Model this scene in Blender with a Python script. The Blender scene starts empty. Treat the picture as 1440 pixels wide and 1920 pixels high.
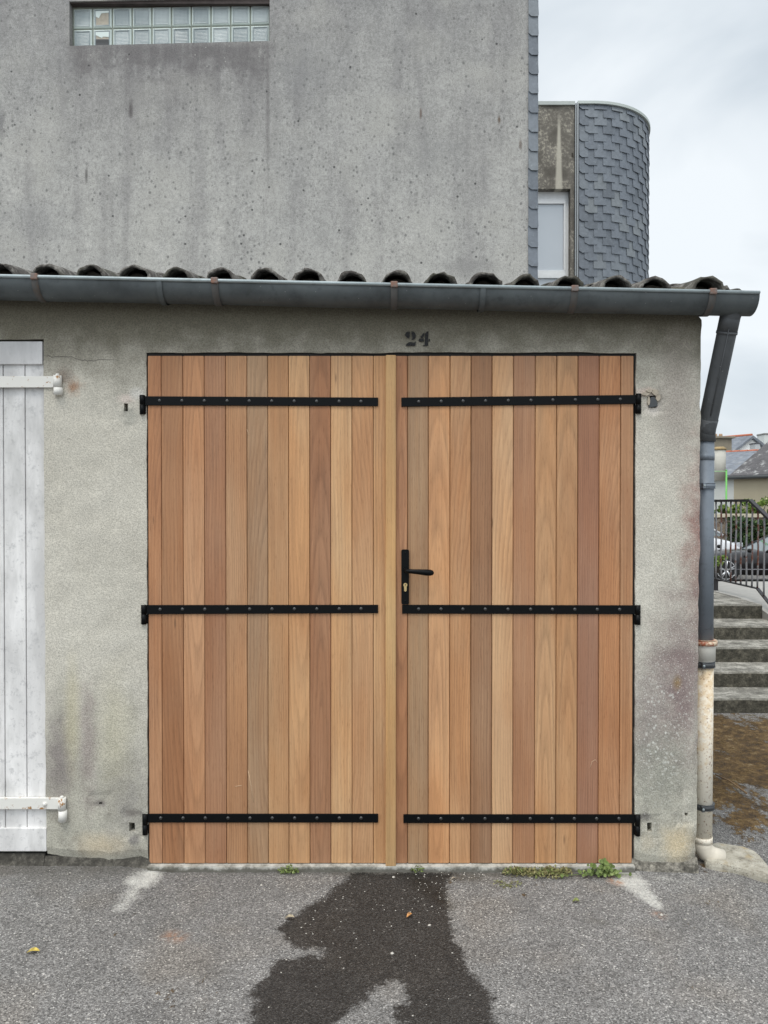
import bpy, bmesh, math, random
import numpy as np
from mathutils import Vector, Matrix, noise as mnoise
R = math.radians
C = bpy.context.scene.collection
SC = bpy.context.scene

# ------------------------------------------------------------------ camera
F_PX = 1443.0; CAMZ = 1.69; CAMY = -3.6; PITCH = R(0.6)
cd = bpy.data.cameras.new('camera'); cam = bpy.data.objects.new('camera', cd); C.objects.link(cam)
cd.sensor_fit = 'VERTICAL'; cd.sensor_height = 36.0; cd.sensor_width = 27.0
cd.lens = F_PX/1920*36.0; cd.clip_start = 0.05; cd.clip_end = 3000
cam.location = (0, CAMY, CAMZ); cam.rotation_euler = (R(90)-PITCH, 0, 0)
SC.camera = cam

# ------------------------------------------------------------------ sky, sun, exposure
SUN_EL, SUN_AZ = R(64), R(-28)        # high, behind the camera and a little to its left
w = bpy.data.worlds.new('World'); SC.world = w; w.use_nodes = True
nt = w.node_tree; nt.nodes.clear()
def wn(t, **k):
    n = nt.nodes.new(t)
    for a, b in k.items(): setattr(n, a, b)
    return n
tc = wn('ShaderNodeTexCoord')
sky = wn('ShaderNodeTexSky', sky_type='NISHITA', sun_disc=False, sun_elevation=SUN_EL, sun_rotation=R(180)-SUN_AZ, dust_density=3.0)
skm = wn('ShaderNodeVectorMath', operation='SCALE'); skm.inputs['Scale'].default_value = 0.09
nt.links.new(sky.outputs[0], skm.inputs[0])
mp = wn('ShaderNodeMapping'); mp.inputs['Scale'].default_value = (1.0, 1.0, 2.2)
mp.inputs['Location'].default_value = (0.3, 0.1, 0.7)
nt.links.new(tc.outputs['Generated'], mp.inputs[0])
cn = wn('ShaderNodeTexNoise'); cn.inputs['Scale'].default_value = 2.3; cn.inputs['Detail'].default_value = 5; cn.inputs['Roughness'].default_value = 0.5
cn.inputs['Distortion'].default_value = 0.4
nt.links.new(mp.outputs[0], cn.inputs['Vector'])
cr = wn('ShaderNodeValToRGB'); e = cr.color_ramp.elements
e[0].position = 0.36; e[0].color = (0.62, 0.69, 0.75, 1); e[1].position = 0.60; e[1].color = (0.88, 0.93, 0.965, 1)
nt.links.new(cn.outputs['Fac'], cr.inputs[0])
# the overcast is brighter round the hidden sun
dp = wn('ShaderNodeVectorMath', operation='DOT_PRODUCT')
sdir = Vector((math.sin(SUN_AZ)*math.cos(SUN_EL), -math.cos(SUN_AZ)*math.cos(SUN_EL), math.sin(SUN_EL)))
dp.inputs[1].default_value = sdir
nt.links.new(tc.outputs['Generated'], dp.inputs[0])
gr = wn('ShaderNodeMapRange'); gr.inputs['From Min'].default_value = 0.25; gr.inputs['From Max'].default_value = 1.0
gr.inputs['To Min'].default_value = 1.0; gr.inputs['To Max'].default_value = 2.3
nt.links.new(dp.outputs['Value'], gr.inputs['Value'])
sc2 = wn('ShaderNodeVectorMath', operation='SCALE')
nt.links.new(cr.outputs[0], sc2.inputs[0]); nt.links.new(gr.outputs[0], sc2.inputs['Scale'])
mx = wn('ShaderNodeMix', data_type='RGBA'); mx.inputs['Factor'].default_value = 0.9
nt.links.new(skm.outputs[0], mx.inputs['A']); nt.links.new(sc2.outputs[0], mx.inputs['B'])
bg = wn('ShaderNodeBackground'); bg.inputs['Strength'].default_value = 1.0
nt.links.new(mx.outputs['Result'], bg.inputs['Color'])
wo = wn('ShaderNodeOutputWorld'); nt.links.new(bg.outputs[0], wo.inputs[0])
sl = bpy.data.lights.new('sun', 'SUN'); sl.energy = 1.5; sl.angle = R(28); sl.color = (1.0, 0.94, 0.86)
so = bpy.data.objects.new('sun', sl); C.objects.link(so)
so.rotation_euler = sdir.to_track_quat('Z', 'Y').to_euler(); so.location = (0, 0, 20)
SC.view_settings.view_transform = 'Standard'; SC.view_settings.look = 'None'
SC.view_settings.exposure = 0.15; SC.view_settings.gamma = 1.0
SC.cycles.max_bounces = 8

# ------------------------------------------------------------------ pixel -> world helpers (1440 x 1920 photo)
def ray(px, py):
    x = (px-720)/F_PX; y = (960-py)/F_PX
    c, s = math.cos(PITCH), math.sin(PITCH)
    return Vector((x, c+y*s, y*c-s))
def at(px, py, Y=0.0):
    d = ray(px, py); t = (Y-CAMY)/d.y
    return Vector((d.x*t, Y, CAMZ+d.z*t))
def gnd(px, py, z=0.0):
    d = ray(px, py); t = (z-CAMZ)/d.z
    return Vector((d.x*t, CAMY+d.y*t, z))
def X_(px, Y=0.0): return at(px, 960, Y).x
def Z_(py, Y=0.0): return at(720, py, Y).z

# ------------------------------------------------------------------ object helpers
def setp(o, label=None, cat=None, group=None, kind=None):
    if label: o['label'] = label
    if cat: o['category'] = cat
    if group: o['group'] = group
    if kind: o['kind'] = kind
    return o
def thing(name, loc, label, cat, group=None):
    o = bpy.data.objects.new(name, None); C.objects.link(o); o.location = loc
    o.empty_display_size = 0.1
    return setp(o, label, cat, group)
def obj(name, verts, faces, mat, parent=None, smooth=False, attrs=None, label=None):
    me = bpy.data.meshes.new(name)
    me.from_pydata([tuple(v) for v in verts], [], faces); me.update()
    if smooth:
        me.polygons.foreach_set('use_smooth', [True]*len(me.polygons))
    if attrs:
        for k, a in attrs.items():
            a = np.asarray(a, dtype=np.float32)
            if a.ndim == 1:
                at_ = me.attributes.new(k, 'FLOAT', 'POINT'); at_.data.foreach_set('value', a)
            else:
                at_ = me.attributes.new(k, 'FLOAT_VECTOR', 'POINT'); at_.data.foreach_set('vector', a.ravel())
    mats = mat if isinstance(mat, (list, tuple)) else [mat]
    for m in mats: me.materials.append(m)
    o = bpy.data.objects.new(name, me); C.objects.link(o)
    if parent is not None:
        o.parent = parent
        if parent.type == 'EMPTY':
            o.matrix_parent_inverse = Matrix.LocRotScale(parent.location, parent.rotation_euler, parent.scale).inverted()
    if label: o['label'] = label
    return o
class MB:
    """collects shapes for ONE mesh"""
    def __init__(s): s.v = []; s.f = []; s.m = []; s.sm = []
    def add(s, vs, fs, mi=0, smooth=False):
        b = len(s.v); s.v += [Vector(v) for v in vs]
        s.f += [tuple(i+b for i in f) for f in fs]; s.m += [mi]*len(fs); s.sm += [smooth]*len(fs)
        return s
    def box(s, a, b, mi=0, bev=0.0):
        x0, y0, z0 = a; x1, y1, z1 = b
        if bev <= 0:
            vs = [(x0,y0,z0),(x1,y0,z0),(x1,y1,z0),(x0,y1,z0),(x0,y0,z1),(x1,y0,z1),(x1,y1,z1),(x0,y1,z1)]
            fs = [(0,3,2,1),(4,5,6,7),(0,1,5,4),(1,2,6,5),(2,3,7,6),(3,0,4,7)]
            return s.add(vs, fs, mi)
        bm = bmesh.new(); bmesh.ops.create_cube(bm, size=1)
        for v in bm.verts:
            v.co = Vector((x0+(v.co.x+.5)*(x1-x0), y0+(v.co.y+.5)*(y1-y0), z0+(v.co.z+.5)*(z1-z0)))
        bmesh.ops.bevel(bm, geom=bm.edges[:], offset=bev, segments=2, profile=0.6, affect='EDGES')
        return s.bm(bm, mi)
    def bm(s, bm, mi=0, smooth=False, M=None):
        bm.verts.index_update()
        vs = [(M @ v.co if M else v.co.copy()) for v in bm.verts]
        fs = [tuple(v.index for v in f.verts) for f in bm.faces]
        bm.free(); return s.add(vs, fs, mi, smooth)
    def tube(s, pts, r, n=12, mi=0, cap=True, smooth=True, flat=None):
        pts = [Vector(p) for p in pts]; rs = r if isinstance(r, (list, tuple)) else [r]*len(pts)
        vs = []; fs = []; up = None
        for i, p in enumerate(pts):
            t = (pts[min(i+1, len(pts)-1)]-pts[max(i-1, 0)]).normalized()
            if up is None:
                up = Vector((0, 0, 1)) if abs(t.z) < .9 else Vector((0, -1, 0))
            a = t.cross(up).normalized(); b = a.cross(t).normalized(); up = b
            for k in range(n):
                q = 2*math.pi*k/n
                fx = flat if flat else 1.0
                vs.append(p+a*math.cos(q)*rs[i]+b*math.sin(q)*rs[i]*fx)
        for i in range(len(pts)-1):
            for k in range(n):
                k2 = (k+1) % n
                fs.append((i*n+k, i*n+k2, (i+1)*n+k2, (i+1)*n+k))
        s.add(vs, fs, mi, smooth)
        if cap:
            b = len(s.v)-len(vs)
            s.f.append(tuple(b+k for k in range(n))[::-1]); s.m.append(mi); s.sm.append(False)
            s.f.append(tuple(b+(len(pts)-1)*n+k for k in range(n))); s.m.append(mi); s.sm.append(False)
        return s
    def prism(s, poly, axis, a, b, mi=0):
        """poly = 2-D outline; axis 'x','y','z' = direction of extrusion from a to b"""
        n = len(poly)
        def mk(p, t):
            return {'x': (t, p[0], p[1]), 'y': (p[0], t, p[1]), 'z': (p[0], p[1], t)}[axis]
        vs = [mk(p, a) for p in poly]+[mk(p, b) for p in poly]
        fs = [tuple(range(n))[::-1], tuple(range(n, 2*n))]+[(i, (i+1) % n, n+(i+1) % n, n+i) for i in range(n)]
        return s.add(vs, fs, mi)
    def build(s, name, mat, parent=None, label=None, attrs=None, fix=True):
        o = obj(name, s.v, s.f, mat, parent, attrs=attrs, label=label)
        me = o.data
        me.polygons.foreach_set('material_index', s.m); me.polygons.foreach_set('use_smooth', s.sm)
        if fix:
            bm = bmesh.new(); bm.from_mesh(me); bmesh.ops.recalc_face_normals(bm, faces=bm.faces[:]); bm.to_mesh(me); bm.free()
        return o
rnd = random.Random(7)

# ------------------------------------------------------------------ material helpers
class NT:
    def __init__(s, name):
        s.mat = bpy.data.materials.new(name); s.mat.use_nodes = True
        s.t = s.mat.node_tree; s.t.nodes.clear()
        s.out = s.t.nodes.new('ShaderNodeOutputMaterial')
        s.b = s.t.nodes.new('ShaderNodeBsdfPrincipled'); s.t.links.new(s.b.outputs[0], s.out.inputs[0])
        s.tc = None
    def n(s, t, **k):
        n = s.t.nodes.new(t)
        for a, b in k.items(): setattr(n, a, b)
        return n
    def put(s, sock, v):
        if hasattr(v, 'is_output') or isinstance(v, bpy.types.NodeSocket): s.t.links.new(v, sock)
        elif v is not None:
            if isinstance(v, (tuple, list)) and len(v) == 3 and sock.type == 'RGBA': v = (*v, 1)
            sock.default_value = v
    def pos(s):
        if s.tc is None: s.tc = s.n('ShaderNodeTexCoord').outputs['Object']
        return s.tc
    def attr(s, name, out='Fac'):
        n = s.n('ShaderNodeAttribute'); n.attribute_name = name; return n.outputs[out]
    def map(s, vec=None, scale=(1,1,1), loc=(0,0,0), rot=(0,0,0)):
        n = s.n('ShaderNodeMapping'); s.put(n.inputs[0], vec or s.pos())
        n.inputs['Scale'].default_value = scale; n.inputs['Location'].default_value = loc; n.inputs['Rotation'].default_value = rot
        return n.outputs[0]
    def noise(s, scale=5, detail=4, rough=.5, vec=None, dist=0, col=False):
        n = s.n('ShaderNodeTexNoise'); s.put(n.inputs['Vector'], vec or s.pos())
        n.inputs['Scale'].default_value = scale; n.inputs['Detail'].default_value = detail
        n.inputs['Roughness'].default_value = rough; n.inputs['Distortion'].default_value = dist
        return n.outputs['Color' if col else 'Fac']
    def vor(s, scale=5, vec=None, feature='F1', out='Distance', rand=1.0):
        n = s.n('ShaderNodeTexVoronoi', feature=feature); s.put(n.inputs['Vector'], vec or s.pos())
        n.inputs['Scale'].default_value = scale
        if 'Randomness' in n.inputs: n.inputs['Randomness'].default_value = rand
        return n.outputs[out]
    def ramp(s, fac, stops, interp='LINEAR'):
        n = s.n('ShaderNodeValToRGB'); s.put(n.inputs[0], fac); cr = n.color_ramp; cr.interpolation = interp
        while len(cr.elements) < len(stops): cr.elements.new(0.5)
        for e, (p, c) in zip(cr.elements, stops):
            e.position = p; e.color = (c, c, c, 1) if isinstance(c, (int, float)) else (*c, 1)
        return n.outputs[0]
    def rng(s, v, a, b, c=0.0, d=1.0, smooth=False):
        n = s.n('ShaderNodeMapRange'); s.put(n.inputs['Value'], v)
        if smooth: n.interpolation_type = 'SMOOTHSTEP'
        n.inputs['From Min'].default_value = a; n.inputs['From Max'].default_value = b
        n.inputs['To Min'].default_value = c; n.inputs['To Max'].default_value = d
        return n.outputs['Result']
    def mix(s, f, a, b, mode='MIX'):
        n = s.n('ShaderNodeMix', data_type='RGBA', blend_type=mode)
        s.put(n.inputs['Factor'], f); s.put(n.inputs['A'], a); s.put(n.inputs['B'], b)
        return n.outputs['Result']
    def m(s, op, a, b=None, c=None):
        n = s.n('ShaderNodeMath', operation=op); s.put(n.inputs[0], a)
        if b is not None: s.put(n.inputs[1], b)
        if c is not None: s.put(n.inputs[2], c)
        return n.outputs[0]
    def sep(s, v=None):
        n = s.n('ShaderNodeSeparateXYZ'); s.put(n.inputs[0], v or s.pos()); return n.outputs
    def comb(s, x, y, z):
        n = s.n('ShaderNodeCombineXYZ'); s.put(n.inputs[0], x); s.put(n.inputs[1], y); s.put(n.inputs[2], z); return n.outputs[0]
    def bump(s, h, strength=.3, dist=.01, normal=None):
        n = s.n('ShaderNodeBump'); n.inputs['Strength'].default_value = strength; n.inputs['Distance'].default_value = dist
        s.put(n.inputs['Height'], h)
        if normal: s.put(n.inputs['Normal'], normal)
        return n.outputs[0]
    def ell(s, px, py, rx, ry, Y=0.0, soft=.6, nz=.35, nscale=9.0):
        """soft elliptical stain given in photo pixels on the plane y = Y"""
        c = at(px, py, Y); k = F_PX/(Y-CAMY); x, y, z = s.sep()
        dx = s.m('MULTIPLY', s.m('SUBTRACT', x, c.x), k/rx); dz = s.m('MULTIPLY', s.m('SUBTRACT', z, c.z), k/ry)
        d = s.m('SQRT', s.m('ADD', s.m('MULTIPLY', dx, dx), s.m('MULTIPLY', dz, dz)))
        nn = s.noise(nscale, 4, .6)
        d = s.m('ADD', d, s.m('MULTIPLY', s.m('SUBTRACT', nn, .5), nz*4))
        return s.rng(d, 1.0+soft*.5, 1.0-soft, 0, 1, True)
    def fin(s, color=None, rough=None, metal=None, normal=None, spec=None, **k):
        if color is not None: s.put(s.b.inputs['Base Color'], color)
        if rough is not None: s.put(s.b.inputs['Roughness'], rough)
        if metal is not None: s.put(s.b.inputs['Metallic'], metal)
        if spec is not None: s.put(s.b.inputs['Specular IOR Level'], spec)
        if normal is not None: s.t.links.new(normal, s.b.inputs['Normal'])
        for a, v in k.items(): s.put(s.b.inputs[a.replace('_', ' ')], v)
        return s.mat

def mat_simple(name, col, rough=.6, metal=0.0, var=.12, scale=20, bump=.1):
    t = NT(name); n = t.noise(scale, 5, .6)
    c = t.mix(n, tuple(x*(1-var) for x in col), tuple(min(1, x*(1+var)) for x in col))
    return t.fin(c, rough, metal, t.bump(t.noise(scale*6, 3), bump, .002))

# --- render of the garage wall
def mat_garage_wall():
    t = NT('garage_render')
    x, y, z = t.sep()
    big = t.noise(2.2, 4, .55); med = t.noise(9, 5, .6)
    base = t.mix(t.rng(big, .35, .65), (.445, .42, .36), (.535, .508, .44))
    base = t.mix(t.rng(med, .4, .75, 0, .25), base, (.36, .35, .32))
    # greener and mottled near the foot, light sandy in the middle
    stk = t.noise(13, 5, .65, t.map(scale=(1, 1, .12)))
    foot = t.rng(t.m('ADD', z, t.m('MULTIPLY', t.m('SUBTRACT', stk, .5), 1.6)), .95, .25, 0, 1, True)
    base = t.mix(t.m('MULTIPLY', foot, .55), base, (.34, .33, .27))
    base = t.mix(t.m('MULTIPLY', t.rng(t.noise(8, 5, .7), .5, .66, 0, .75), foot), base, (.215, .20, .17))
    # damp under the gutter, with part of its shadow painted into the colour
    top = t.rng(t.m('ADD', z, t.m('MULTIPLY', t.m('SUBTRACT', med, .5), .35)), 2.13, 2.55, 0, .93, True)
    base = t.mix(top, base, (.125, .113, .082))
    mauve = (.245, .20, .19)
    a = t.m('MULTIPLY', t.ell(166, 1400, 18, 120, soft=1.0, nz=.5, nscale=14), .62); base = t.mix(a, base, mauve)
    a = t.m('MULTIPLY', t.ell(112, 1430, 30, 100, soft=1.0, nz=.5, nscale=16), .85); base = t.mix(a, base, (.21, .185, .175))
    a = t.m('MULTIPLY', t.ell(235, 1490, 50, 95, soft=1.0, nz=.5, nscale=16), .75); base = t.mix(a, base, (.235, .22, .205))
    a = t.m('MULTIPLY', t.ell(135, 1340, 16, 110, soft=.9, nz=.2), .5); base = t.mix(a, base, (.42, .38, .24))
    a = t.m('MULTIPLY', t.ell(215, 1380, 35, 120, soft=.9, nz=.2), .45); base = t.mix(a, base, (.45, .42, .30))
    # right pier: purple algae on its outer edge, dark patches, ochre foot
    a = t.m('MULTIPLY', t.ell(1318, 1010, 38, 180, soft=1.0, nz=.45, nscale=14), .85); base = t.mix(a, base, (.26, .145, .125))
    a = t.m('MULTIPLY', t.ell(1278, 1270, 60, 170, soft=1.0, nz=.45, nscale=9), .9); base = t.mix(a, base, (.20, .15, .145))
    a = t.m('MULTIPLY', t.ell(1215, 1340, 40, 120, soft=1.0, nz=.45, nscale=12), .8); base = t.mix(a, base, (.25, .215, .20))
    a = t.m('MULTIPLY', t.ell(1270, 760, 40, 130, soft=.9, nz=.3), .5); base = t.mix(a, base, (.25, .21, .19))
    a = t.m('MULTIPLY', t.ell(1240, 1450, 60, 80, soft=1.0, nz=.5, nscale=14), .75); base = t.mix(a, base, (.24, .24, .205))
    a = t.m('MULTIPLY', t.ell(1270, 1585, 34, 40, soft=.9, nz=.3), .65); base = t.mix(a, base, (.55, .44, .27))
    a = t.m('MULTIPLY', t.ell(1270, 1278, 9, 14, soft=.9, nz=.3), .8); base = t.mix(a, base, (.24, .16, .07))
    a = t.m('MULTIPLY', t.ell(190, 1585, 50, 24, soft=.9, nz=.3), .6); base = t.mix(a, base, (.50, .41, .28))
    # rust beside the white hinge; chipped mortar round the fixing holes
    a = t.m('MULTIPLY', t.ell(138, 726, 16, 15, soft=1.0, nz=.5, nscale=30), .75); base = t.mix(a, base, (.27, .14, .075))
    a = t.m('MULTIPLY', t.ell(119, 706, 18, 19, soft=.8, nz=.3, nscale=30), .75); base = t.mix(a, base, (.20, .16, .13))
    for (px, py, rx, ry, c, s_) in [(236, 748, 17, 10, (.55, .47, .42), .7), (242, 780, 20, 18, (.25, .25, .22), .6), (256, 738, 14, 12, (.60, .58, .54), .6),
                                (1212, 735, 22, 10, (.55, .46, .40), .8), (1224, 762, 16, 18, (.66, .60, .55), .55), (1235, 745, 9, 16, (.17, .15, .13), .6),
                                (250, 1525, 18, 8, (.16, .145, .13), .8), (252, 1575, 12, 12, (.13, .12, .12), .7), (1208, 1532, 16, 9, (.15, .14, .13), .8),
                                (1215, 1580, 16, 20, (.42, .38, .30), .7), (186, 1507, 14, 8, (.17, .15, .14), .7)]:
        a = t.m('MULTIPLY', t.ell(px, py, rx, ry, soft=.7, nz=.3, nscale=40), s_); base = t.mix(a, base, c)
    # white lichen specks
    lz = t.ell(1240, 1370, 58, 120, soft=.9, nz=.25)
    lz2 = t.m('MULTIPLY', lz, t.rng(t.noise(13, 4, .7), .40, .52))
    sp = t.m("MULTIPLY", t.m("MULTIPLY", t.rng(t.vor(48), .36, .22), t.rng(t.noise(60, 2), .36, .46)), lz2)
    base = t.mix(t.m('MULTIPLY', sp, .72), base, (.62, .62, .57))
    sp2 = t.m('MULTIPLY', t.rng(t.vor(95), .24, .10), t.m('MULTIPLY', t.rng(x, .9, 1.15, .12, .7), t.rng(z, 2.0, 1.5, .1, 1)))
    base = t.mix(sp2, base, (.66, .65, .60))
    # grain of the render
    g1 = t.noise(300, 2, .8); g2 = t.vor(165)
    g = t.m('ADD', t.m('MULTIPLY', g1, .6), t.m('MULTIPLY', g2, .55))
    base = t.mix(1.0, base, t.ramp(g, [(.28, .50), (.42, .86), (.60, 1.07), (.8, 1.24)]), 'MULTIPLY')
    base = t.mix(t.rng(t.noise(85, 2, .6), .66, .74, 0, .5), base, (.15, .14, .12))
    # one wandering crack beside the white door
    ca, cb = at(84, 668), at(235, 678); wob = t.noise(9, 4, .6, t.comb(x, 0, 0)); zl = t.m('ADD', ca.z, t.m('MULTIPLY', t.m('SUBTRACT', x, ca.x), (cb.z-ca.z)/(cb.x-ca.x)))
    dd = t.m('ABSOLUTE', t.m('SUBTRACT', z, t.m('ADD', zl, t.m('MULTIPLY', t.m('SUBTRACT', wob, .5), .07))))
    ckm = t.m('MULTIPLY', t.rng(dd, .0022, .0008), t.m('MULTIPLY', t.rng(x, ca.x, ca.x+.01), t.rng(x, cb.x, cb.x-.1)))
    base = t.mix(t.m('MULTIPLY', ckm, .75), base, (.10, .09, .08))
    h = t.m('ADD', t.m('MULTIPLY', g, .5), t.m('MULTIPLY', t.noise(40, 4, .6), .2))
    h = t.m('SUBTRACT', h, t.m('MULTIPLY', ckm, .8))
    return t.fin(base, .95, 0, t.bump(h, .55, .006, t.bump(t.noise(9, 3, .5), .14, .03)), spec=.2)

def mat_footing():
    t = NT('crumbling_base'); n = t.noise(26, 6, .7)
    x = t.sep()[0]; c = t.ramp(n, [(.3, (.04, .036, .03)), (.48, (.13, .12, .10)), (.66, (.40, .37, .31))])
    c = t.mix(t.rng(x, 0, .5, .62, 0), c, (.03, .027, .022))
    return t.fin(c, .95, 0, t.bump(t.noise(60, 5, .7), .9, .012))

# --- cast concrete of the tall building (stains, and a tone darker towards the top)
YB = 4.2
def mat_concrete():
    t = NT('weathered_concrete'); x, y, z = t.sep()
    big = t.noise(1.1, 5, .6); stre = t.noise(3.2, 5, .6, t.map(scale=(1.9, 1, .22)))
    base = t.mix(t.rng(big, .32, .68), (.375, .37, .352), (.455, .447, .418))
    zz = t.m('ADD', z, t.m('MULTIPLY', t.m('SUBTRACT', stre, .5), 3.4))
    base = t.mix(t.rng(zz, 3.6, 6.8, 0, .7), base, (.235, .232, .23))
    base = t.mix(1.0, base, t.ramp(t.noise(5.5, 6, .72), [(.3, .88), (.7, 1.12)]), 'MULTIPLY')
    base = t.mix(1.0, base, t.ramp(t.noise(38, 4, .75), [(.3, .74), (.5, 1.0), (.7, 1.22)]), 'MULTIPLY')
    base = t.mix(t.rng(stre, .50, .74, 0, .35), base, (.20, .19, .19))
    base = t.mix(t.rng(t.m('ADD', z, t.m('MULTIPLY', t.m('SUBTRACT', big, .5), 2.5)), 4.3, 3.5, 0, .35), base, (.50, .492, .46))
    base = t.mix(t.m('MULTIPLY', t.rng(t.noise(1.7, 4, .5, t.map(loc=(5, 0, 2))), .5, .7), .45), base, (.43, .42, .385))
    # runs below the window sill
    run = t.noise(11, 6, .72, t.map(scale=(1, 1, .085)))
    fade = t.rng(t.m('ADD', z, t.m('MULTIPLY', t.m('SUBTRACT', run, .5), -2.6)), Z_(330, YB), Z_(85, YB), 0, 1, True)
    inx = t.m('MULTIPLY', t.rng(x, X_(120, YB), X_(150, YB)), t.rng(x, X_(520, YB), X_(495, YB)))
    low = t.rng(z, Z_(70, YB), Z_(90, YB))
    rm = t.m('MULTIPLY', t.m('MULTIPLY', t.m('MULTIPLY', fade, inx), low), t.rng(run, .34, .62))
    base = t.mix(t.m('MULTIPLY', rm, .62), base, (.125, .115, .118))
    rm2 = t.m('MULTIPLY', t.m('MULTIPLY', t.rng(t.m('ADD', z, t.m('MULTIPLY', t.m('SUBTRACT', t.noise(6, 5, .7), .5), 1.1)), Z_(150, YB), Z_(95, YB), 0, 1, True), inx), low)
    base = t.mix(t.m('MULTIPLY', rm2, .55), base, (.12, .11, .112))
    for (px, py, rx, ry, c, s_) in [(502, 210, 4, 130, (.13, .12, .12), .45), (245, 205, 5, 18, (.09, .08, .08), .8), (162, 330, 3, 16, (.10, .095, .09), .8),
                                (936, 225, 3, 9, (.12, .085, .06), .9), (789, 213, 2.5, 11, (.13, .09, .07), .8), (976, 272, 3, 11, (.12, .09, .07), .7),
                                (60, 410, 70, 40, (.25, .25, .25), .3), (820, 285, 60, 40, (.25, .25, .245), .35), (575, 130, 50, 60, (.23, .23, .23), .4),
                                (3, 235, 8, 30, (.12, .115, .12), .6), (880, 500, 60, 18, (.22, .215, .21), .5)]:
        a = t.m('MULTIPLY', t.ell(px, py, rx, ry, YB, soft=.8, nz=.3, nscale=12), s_); base = t.mix(a, base, c)
    g1 = t.noise(95, 4, .7)
    base = t.mix(1.0, base, t.ramp(g1, [(.30, .62), (.5, 1.0), (.72, 1.22)]), 'MULTIPLY')
    # bug holes and mould dots
    dots = t.m('MULTIPLY', t.rng(t.vor(16), .15, .09), t.rng(t.noise(7, 3, .6), .45, .58))
    base = t.mix(t.m('MULTIPLY', dots, .65), base, (.14, .14, .135))
    d2 = t.m('MULTIPLY', t.rng(t.vor(17, t.map(scale=(1, 1, .8))), .27, .13), t.rng(t.noise(2.9, 5, .75, t.map(loc=(9, 0, 4))), .40, .56))
    d2 = t.m('MULTIPLY', d2, t.rng(t.noise(9, 3, .7, t.map(loc=(1, 0, 7))), .34, .48))
    base = t.mix(t.m('MULTIPLY', d2, .85), base, (.15, .15, .145))
    sk = t.noise(30, 4, .7, t.map(scale=(1, 1, .30), loc=(0, 0, 3)))
    base = t.mix(t.rng(sk, .56, .72, 0, .5), base, (.17, .165, .165))
    d3 = t.rng(t.vor(5.5, t.map(loc=(2, 0, 8))), .075, .05)
    base = t.mix(t.m('MULTIPLY', d3, .8), base, (.04, .04, .04))
    d4 = t.rng(t.vor(8.5, t.map(loc=(7, 0, 1))), .07, .04)
    base = t.mix(t.m('MULTIPLY', d4, .5), base, (.55, .54, .50))
    h = t.m('SUBTRACT', t.m('MULTIPLY', g1, .6), t.m('MULTIPLY', d3, .6))
    return t.fin(base, .92, 0, t.bump(h, .4, .006), spec=.25)

def mat_panel_concrete():
    t = NT('lichen_concrete'); x, y, z = t.sep()
    base = t.ramp(t.noise(3, 5, .6), [(.3, (.10, .09, .075)), (.7, (.20, .185, .16))])
    li = t.m('MULTIPLY', t.rng(t.noise(22, 4, .75), .50, .60), t.rng(t.noise(3, 3, .5), .38, .55))
    base = t.mix(t.m('MULTIPLY', li, .8), base, (.42, .39, .32))
    # pale run of lime
    c = at(1048, 300, 8.4)
    dx = t.m('ABSOLUTE', t.m('SUBTRACT', x, c.x)); wd = t.rng(z, Z_(350, 8.4), Z_(215, 8.4), .048, .006)
    st = t.m('MULTIPLY', t.rng(t.m('SUBTRACT', dx, wd), .02, -.01), t.rng(z, Z_(205, 8.4), Z_(240, 8.4)))
    base = t.mix(t.m('MULTIPLY', st, .8), base, (.52, .49, .41))
    return t.fin(base, .95, 0, t.bump(t.noise(50, 4, .6), .4, .01))

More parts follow.
